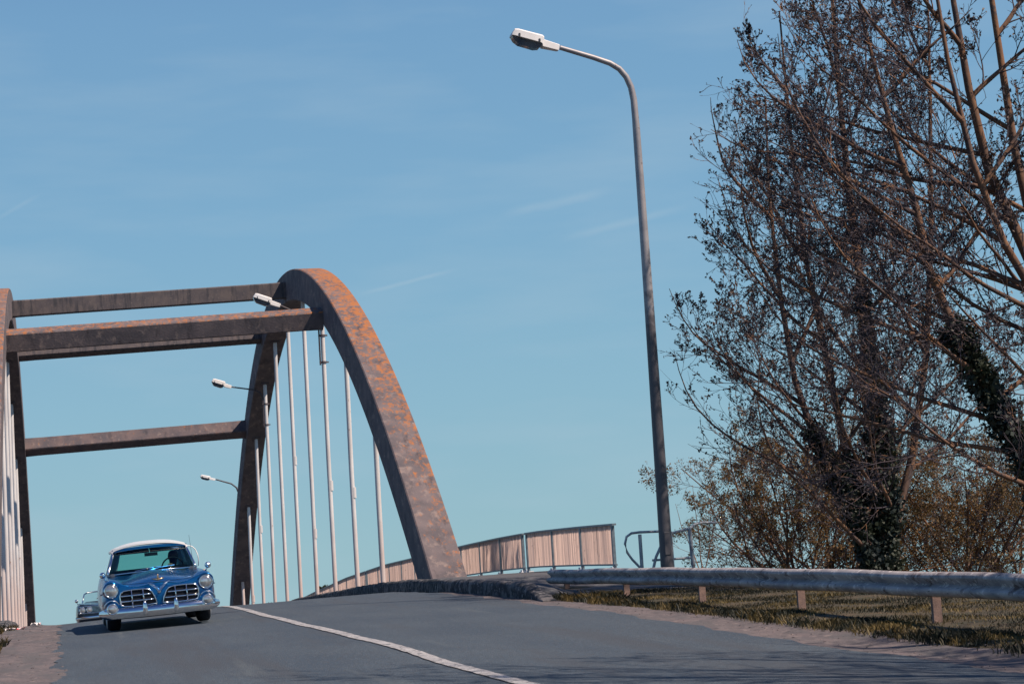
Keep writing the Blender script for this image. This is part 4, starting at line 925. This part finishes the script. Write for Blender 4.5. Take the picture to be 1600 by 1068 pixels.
# tree 2: nearer tree leaning in from the right on an ivy covered trunk
lim2 = lut([(-3, 13.5), (-.3, 12.6), (.2, 12.0), (1, 11.8), (2, 11.6), (3.2, 11.7), (4.6, 11.8), (5.5, 11.5), (7, 11.5), (8, 11.4), (8.8, 11.7), (9.5, 12.1), (14, 15)])
def leaner():
    T = Tree(5); T.env = lambda p: p[0]-lim2(p[2])-abs(p[1]-32)*.12; b0 = np.array([18.1, 32.0, -1.9]); root = tag(empty('bare_tree', b0), 'leaning tree at the right edge with ivy-clad trunk and long limbs sweeping left', 'tree')
    sub = [dict(n=11, wob=.07, trop=.035, kids=12, t0=.10, ang=.64, ratio=.40, rr=.42, taper=.12, bark_to=0),
           dict(n=7, wob=.10, trop=.05, kids=5.6, t0=.14, ang=.60, ratio=.52, rr=.55, taper=.3),
           dict(n=5, wob=.12, trop=.05, kids=3.8, t0=.18, ang=.62, ratio=.56, rr=.7, taper=.5),
           dict(n=4, wob=.16, trop=.04, kids=2.7, t0=.25, ang=.65, ratio=.55, rr=.8, taper=.7),
           dict(n=3, wob=.18, trop=.03, kids=0, t0=.3, ang=.6, ratio=.5, taper=.7)]
    ivyp = []
    # ivy clad stem leaning in, and two clean lit stems above it
    A_ = np.array([b0, (17.3, 32, -.6), (16.7, 32, .5), (16.4, 32, 1.4), (16.0, 32, 2.1), (15.7, 32, 2.8), (15.3, 32, 3.6), (14.95, 32, 4.6), (14.8, 32, 5.7), (14.5, 32.1, 7.2), (14.2, 32.2, 9), (14.0, 32.3, 11)])
    T.tubes[0].append((A_, np.array([.20, .17, .15, .13, .115, .10, .085, .075, .062, .048, .033, .02]))); ivyp.append((A_[:7], 0, .30))
    B_ = np.array([b0+np.array([.5, .2, 0]), (18.0, 32.3, 1.0), (17.5, 32.3, 3.2), (17.1, 32.3, 4.6), (16.75, 32.3, 5.5), (16.4, 32.3, 6.4), (16.15, 32.3, 7.9), (16.0, 32.3, 9.5), (15.9, 32.3, 12)])
    T.tubes[0].append((B_, np.array([.20, .16, .12, .105, .095, .085, .07, .05, .025])))
    C_2 = np.array([(17.5, 32.3, 3.2), (16.9, 31.8, 3.9), (16.2, 31.6, 5.0), (15.7, 31.5, 6.4), (15.4, 31.5, 8.2), (15.2, 31.5, 10.5)]); T.tubes[0].append((C_2, np.array([.085, .078, .068, .055, .04, .022])))
    D_2 = np.array([(18.0, 32.3, 1.0), (17.6, 32.9, 4.5), (17.3, 33, 7), (17.1, 33, 10), (17, 33, 12)]); T.tubes[0].append((D_2, np.array([.11, .09, .075, .05, .03])))
    stems = []
    for pth, hs in ((A_, [2.2, 2.9, 3.6, 4.2, 4.9, 5.5, 6.1, 6.7, 7.3, 7.9, 8.5, 9.3]), (B_, [1.4, 2.0, 2.6, 3.2, 3.9, 4.6, 5.2, 5.9, 6.5]), (C_2, [.6, 1.3, 2.0, 2.7, 3.4]), (D_2, [.8, 1.5, 2.1, 2.7])):
        for j, h in enumerate(hs):
            i = int(h); i = min(i, len(pth)-2); f = h-i; q = pth[i]*(1-f)+pth[i+1]*f
            dy = (-.45, .2, .5, -.15)[j % 4]; sgn = -1 if (j % 4 != 3) else .8
            up = .30+.055*q[2]+T.r.uniform(-.12, .15); L = (5.6 if sgn < 0 else 3.2)*T.r.uniform(.8, 1.15)*(1 if q[2] < 7 else .8)
            stems.append((q, (sgn, dy, up), L, .050))
    for p, d, L, r0 in stems:
        T.grow(np.array(p), norm(np.array(d, float)), L, r0, 0, sub)
    finish(T, root, b0, 'bud', 1, .010, .021, ivy=ivy_on(ivyp, T.r, 3600, .045), keep=.8)
leaner()
# trees just outside the picture on the right: their branches throw the streaks of shade on the road
def plain_tree(loc, seed, H, label, leaf='bud', spread=.6, per=2, size=.03, kids=1.0, cat='tree', name='bare_tree', n_st=7, r0=.14, bark='bark', twig='twig', keep=.8, lo=.0, env=None):
    T = Tree(seed); T.env = env; b0 = np.array(loc, float); root = tag(empty(name, b0), label, cat)
    sub = [dict(n=7, wob=.07, trop=.03, kids=9*kids, t0=.12, ang=.65, ratio=.50, rr=.5, taper=.25, bark_to=0),
           dict(n=5, wob=.10, trop=.03, kids=6.5*kids, t0=.12, ang=.65, ratio=.50, rr=.6, taper=.35),
           dict(n=4, wob=.13, trop=.03, kids=4.5*kids, t0=.15, ang=.65, ratio=.55, rr=.7, taper=.5),
           dict(n=3, wob=.16, trop=.03, kids=0, t0=.3, ang=.6, ratio=.5, taper=.7)]
    tk, d = T.path(b0, np.array([0, 0, 1.]), H*.28, r0*1.4, r0, 4, .03, 0, 0)
    for i in range(n_st):
        a = 6.28*i/n_st+T.r.uniform(-.4, .4); s_ = spread*T.r.uniform(.4, 1.2); p = tk[min(4, 2+i % 3)]
        T.grow(p, norm(np.array([math.cos(a)*s_, math.sin(a)*s_, 1-lo*T.r.rand()])), H*.72*T.r.uniform(.75, 1.05), r0*.7, 0, sub)
    finish(T, root, b0, leaf, per, .05, size, bark=bark, twig=twig, keep=keep); return root
plain_tree((14.3, 12.0, -1.5), 31, 12.5, 'bare roadside tree just out of the picture on the right, nearest the crash barrier', n_st=8, kids=1.1, spread=.8, r0=.22)
# leafy shrubs further back with small orange-brown young leaves
BG = [((21.4, 57, -3.4), 41, 7.4, 'broad shrub with tiny orange-brown leaves behind the metal barriers'),
      ((23.8, 60, -3.8), 42, 8.4, 'shrub with orange-brown leaves showing behind the foot of the many-stemmed tree'),
      ((27.5, 58, -3.8), 43, 8.6, 'russet-leaved shrub between the many-stemmed tree and the leaning tree'),
      ((30.6, 61, -4.0), 44, 7.6, 'russet-leaved shrub low behind the trunk of the leaning tree at the right edge')]
for loc, sd_, H, lab in BG:
    o = plain_tree(loc, sd_, H, lab, leaf='young_leaf', spread=1.0, per=5, size=.024, cat='shrub', name='leafy_shrub', n_st=11, r0=.08, keep=1.0, lo=.5, env=(lambda p: p[0]-18.6-.35*max(0, 1.5-p[2])) if sd_ == 41 else None)
    o['group'] = 'leafy shrubs beyond the verge'
o = plain_tree((14.25, 44, -1.3), 51, 3.3, 'thin leafless sapling standing up behind the tubular barriers', leaf='young_leaf', spread=.25, per=2, size=.025, kids=.35, n_st=3, r0=.022, name='sapling', keep=.5, twig='bark')
for loc, sd_, H, lab in (((13.0, 118, -7), 61, 5.85, 'distant treetop showing over the road between the far hangers'), ((16.5, 124, -7), 62, 6.15, 'distant treetop just left of the far end of the railing')):
    plain_tree(loc, sd_, H, lab, leaf='green_leaf', spread=.9, per=4, size=.09, kids=.8, n_st=8, r0=.09, name='distant_tree', keep=1.0)

# ------------------------------------------------------------------ grass
def grass(name, regions, label=None):
    r = np.random.RandomState(9); V = []; 
    for (x0, x1, d0, d1, n, h, zf) in regions:
        X = r.uniform(0, 1, n); X = x0+(x1-x0)*X; D = r.uniform(d0, d1, n)
        cl = np.sin(X*3.1+np.sin(D*1.7)*2)+np.sin(D*2.3+X)+r.normal(0, .8, n); keep = cl > -.7; X = X[keep]; D = D[keep]; cl = cl[keep]
        Z = np.array([zf(a, b_) for a, b_ in zip(X, D)])-.01; m_ = len(X); hh = h*r.uniform(.35, 1.3, m_)*(.75+.2*cl)
        az_ = r.uniform(0, 6.28, m_); lean = r.uniform(.1, .9, m_)*hh; wv = r.uniform(.003, .007, m_)
        b0 = np.stack([X, D, Z], 1); sd_ = np.stack([-np.sin(az_), np.cos(az_), np.zeros(m_)], 1)*wv[:, None]
        ld = np.stack([np.cos(az_), np.sin(az_), np.zeros(m_)], 1)
        mid = b0+ld*(lean*.35)[:, None]+np.array([0, 0, 1])*(hh*.6)[:, None]; tip = b0+ld*lean[:, None]+np.array([0, 0, 1])*hh[:, None]
        V.append(np.stack([b0-sd_, b0+sd_, mid+sd_*.7, tip, mid-sd_*.7], 1).reshape(-1, 3))
    V = np.concatenate(V); n = len(V)//5; F = np.arange(n*5).reshape(n, 5)
    o = raw_mesh(name, V, F, M['grass']); return tag(o, label, 'grass', kind='stuff')
def vz(X, D): return shoulder_right(X, D) if X < 8.5 else ground_z(X, D)
grass('grass', [(8.35, 9.2, 12, 34, 50000, .045, vz), (9.2, 13.5, 12, 36, 95000, .048, vz), (8.25, 8.7, 10, 34, 5000, .11, vz), (8.2, 9.0, 31, 34, 3500, .12, vz)], 'short dry yellow-green grass growing on the verge under the crash barrier')
def lz(X, D): return shoulder_left(X, D)+.0
grass('grass', [(-2.4, -1.15, 26, 40, 9000, .14, lz), (-1.3, -.9, 27, 33, 1500, .12, lz), (-1.35, -.95, 40, 44, 500, .10, lz)], 'tufts of yellow-green grass beside the dirt shoulder at the left edge')
# loose stones on the shoulders
b = MB(); rr = random.Random(4)
def stone(b, x, y, z, s):
    k = 6; vs = []
    for i in range(3):
        for j in range(k):
            a = 6.28*j/k; q = (1, .8, .35)[i]*rr.uniform(.75, 1.2); vs.append((x+s*q*math.cos(a), y+s*q*math.sin(a), z+s*(0, .35, .6)[i]))
    b.add(vs, [(i*k+j, i*k+(j+1) % k, (i+1)*k+(j+1) % k, (i+1)*k+j) for i in range(2) for j in range(k)]+[tuple(2*k+j for j in range(k))])
for i in range(420):
    D = rr.uniform(13, 38); X = rr.uniform(7.5, 8.6); stone(b, X, D, shoulder_right(X, D)-.008, rr.uniform(.006, .022))
for i in range(300):
    D = rr.uniform(18, 48); X = rr.uniform(-1.2, .0); stone(b, X, D, shoulder_left(X, D)+.002, rr.uniform(.006, .025))
tag(b.build('gravel', M['dirt'], smooth=False), 'loose stones scattered over the dirt shoulders', 'gravel', kind='stuff')
# litter by the left kerb
for (x, D, a, s_, lab) in ((-1.0, 41.0, .3, .20, 'crumpled red and white paper lying by the left kerb end'), (-.62, 45.0, 1.2, .13, 'small scrap of pale litter at the foot of the left arch')):
    b = MB(); z0 = shoulder_left(x, D)+.01; r_ = random.Random(int(D))
    b.grid(lambda u, v: ((u-.5)*2*s_, (v-.5)*1.2*s_, .015+abs(math.sin(u*5+v*3))*.06), 6, 4)
    o = b.build('litter', M['paper'], None, recalc=False, solid=.003); o.location = (x, D, z0); o.rotation_euler = (0, 0, a); tag(o, lab, 'litter')
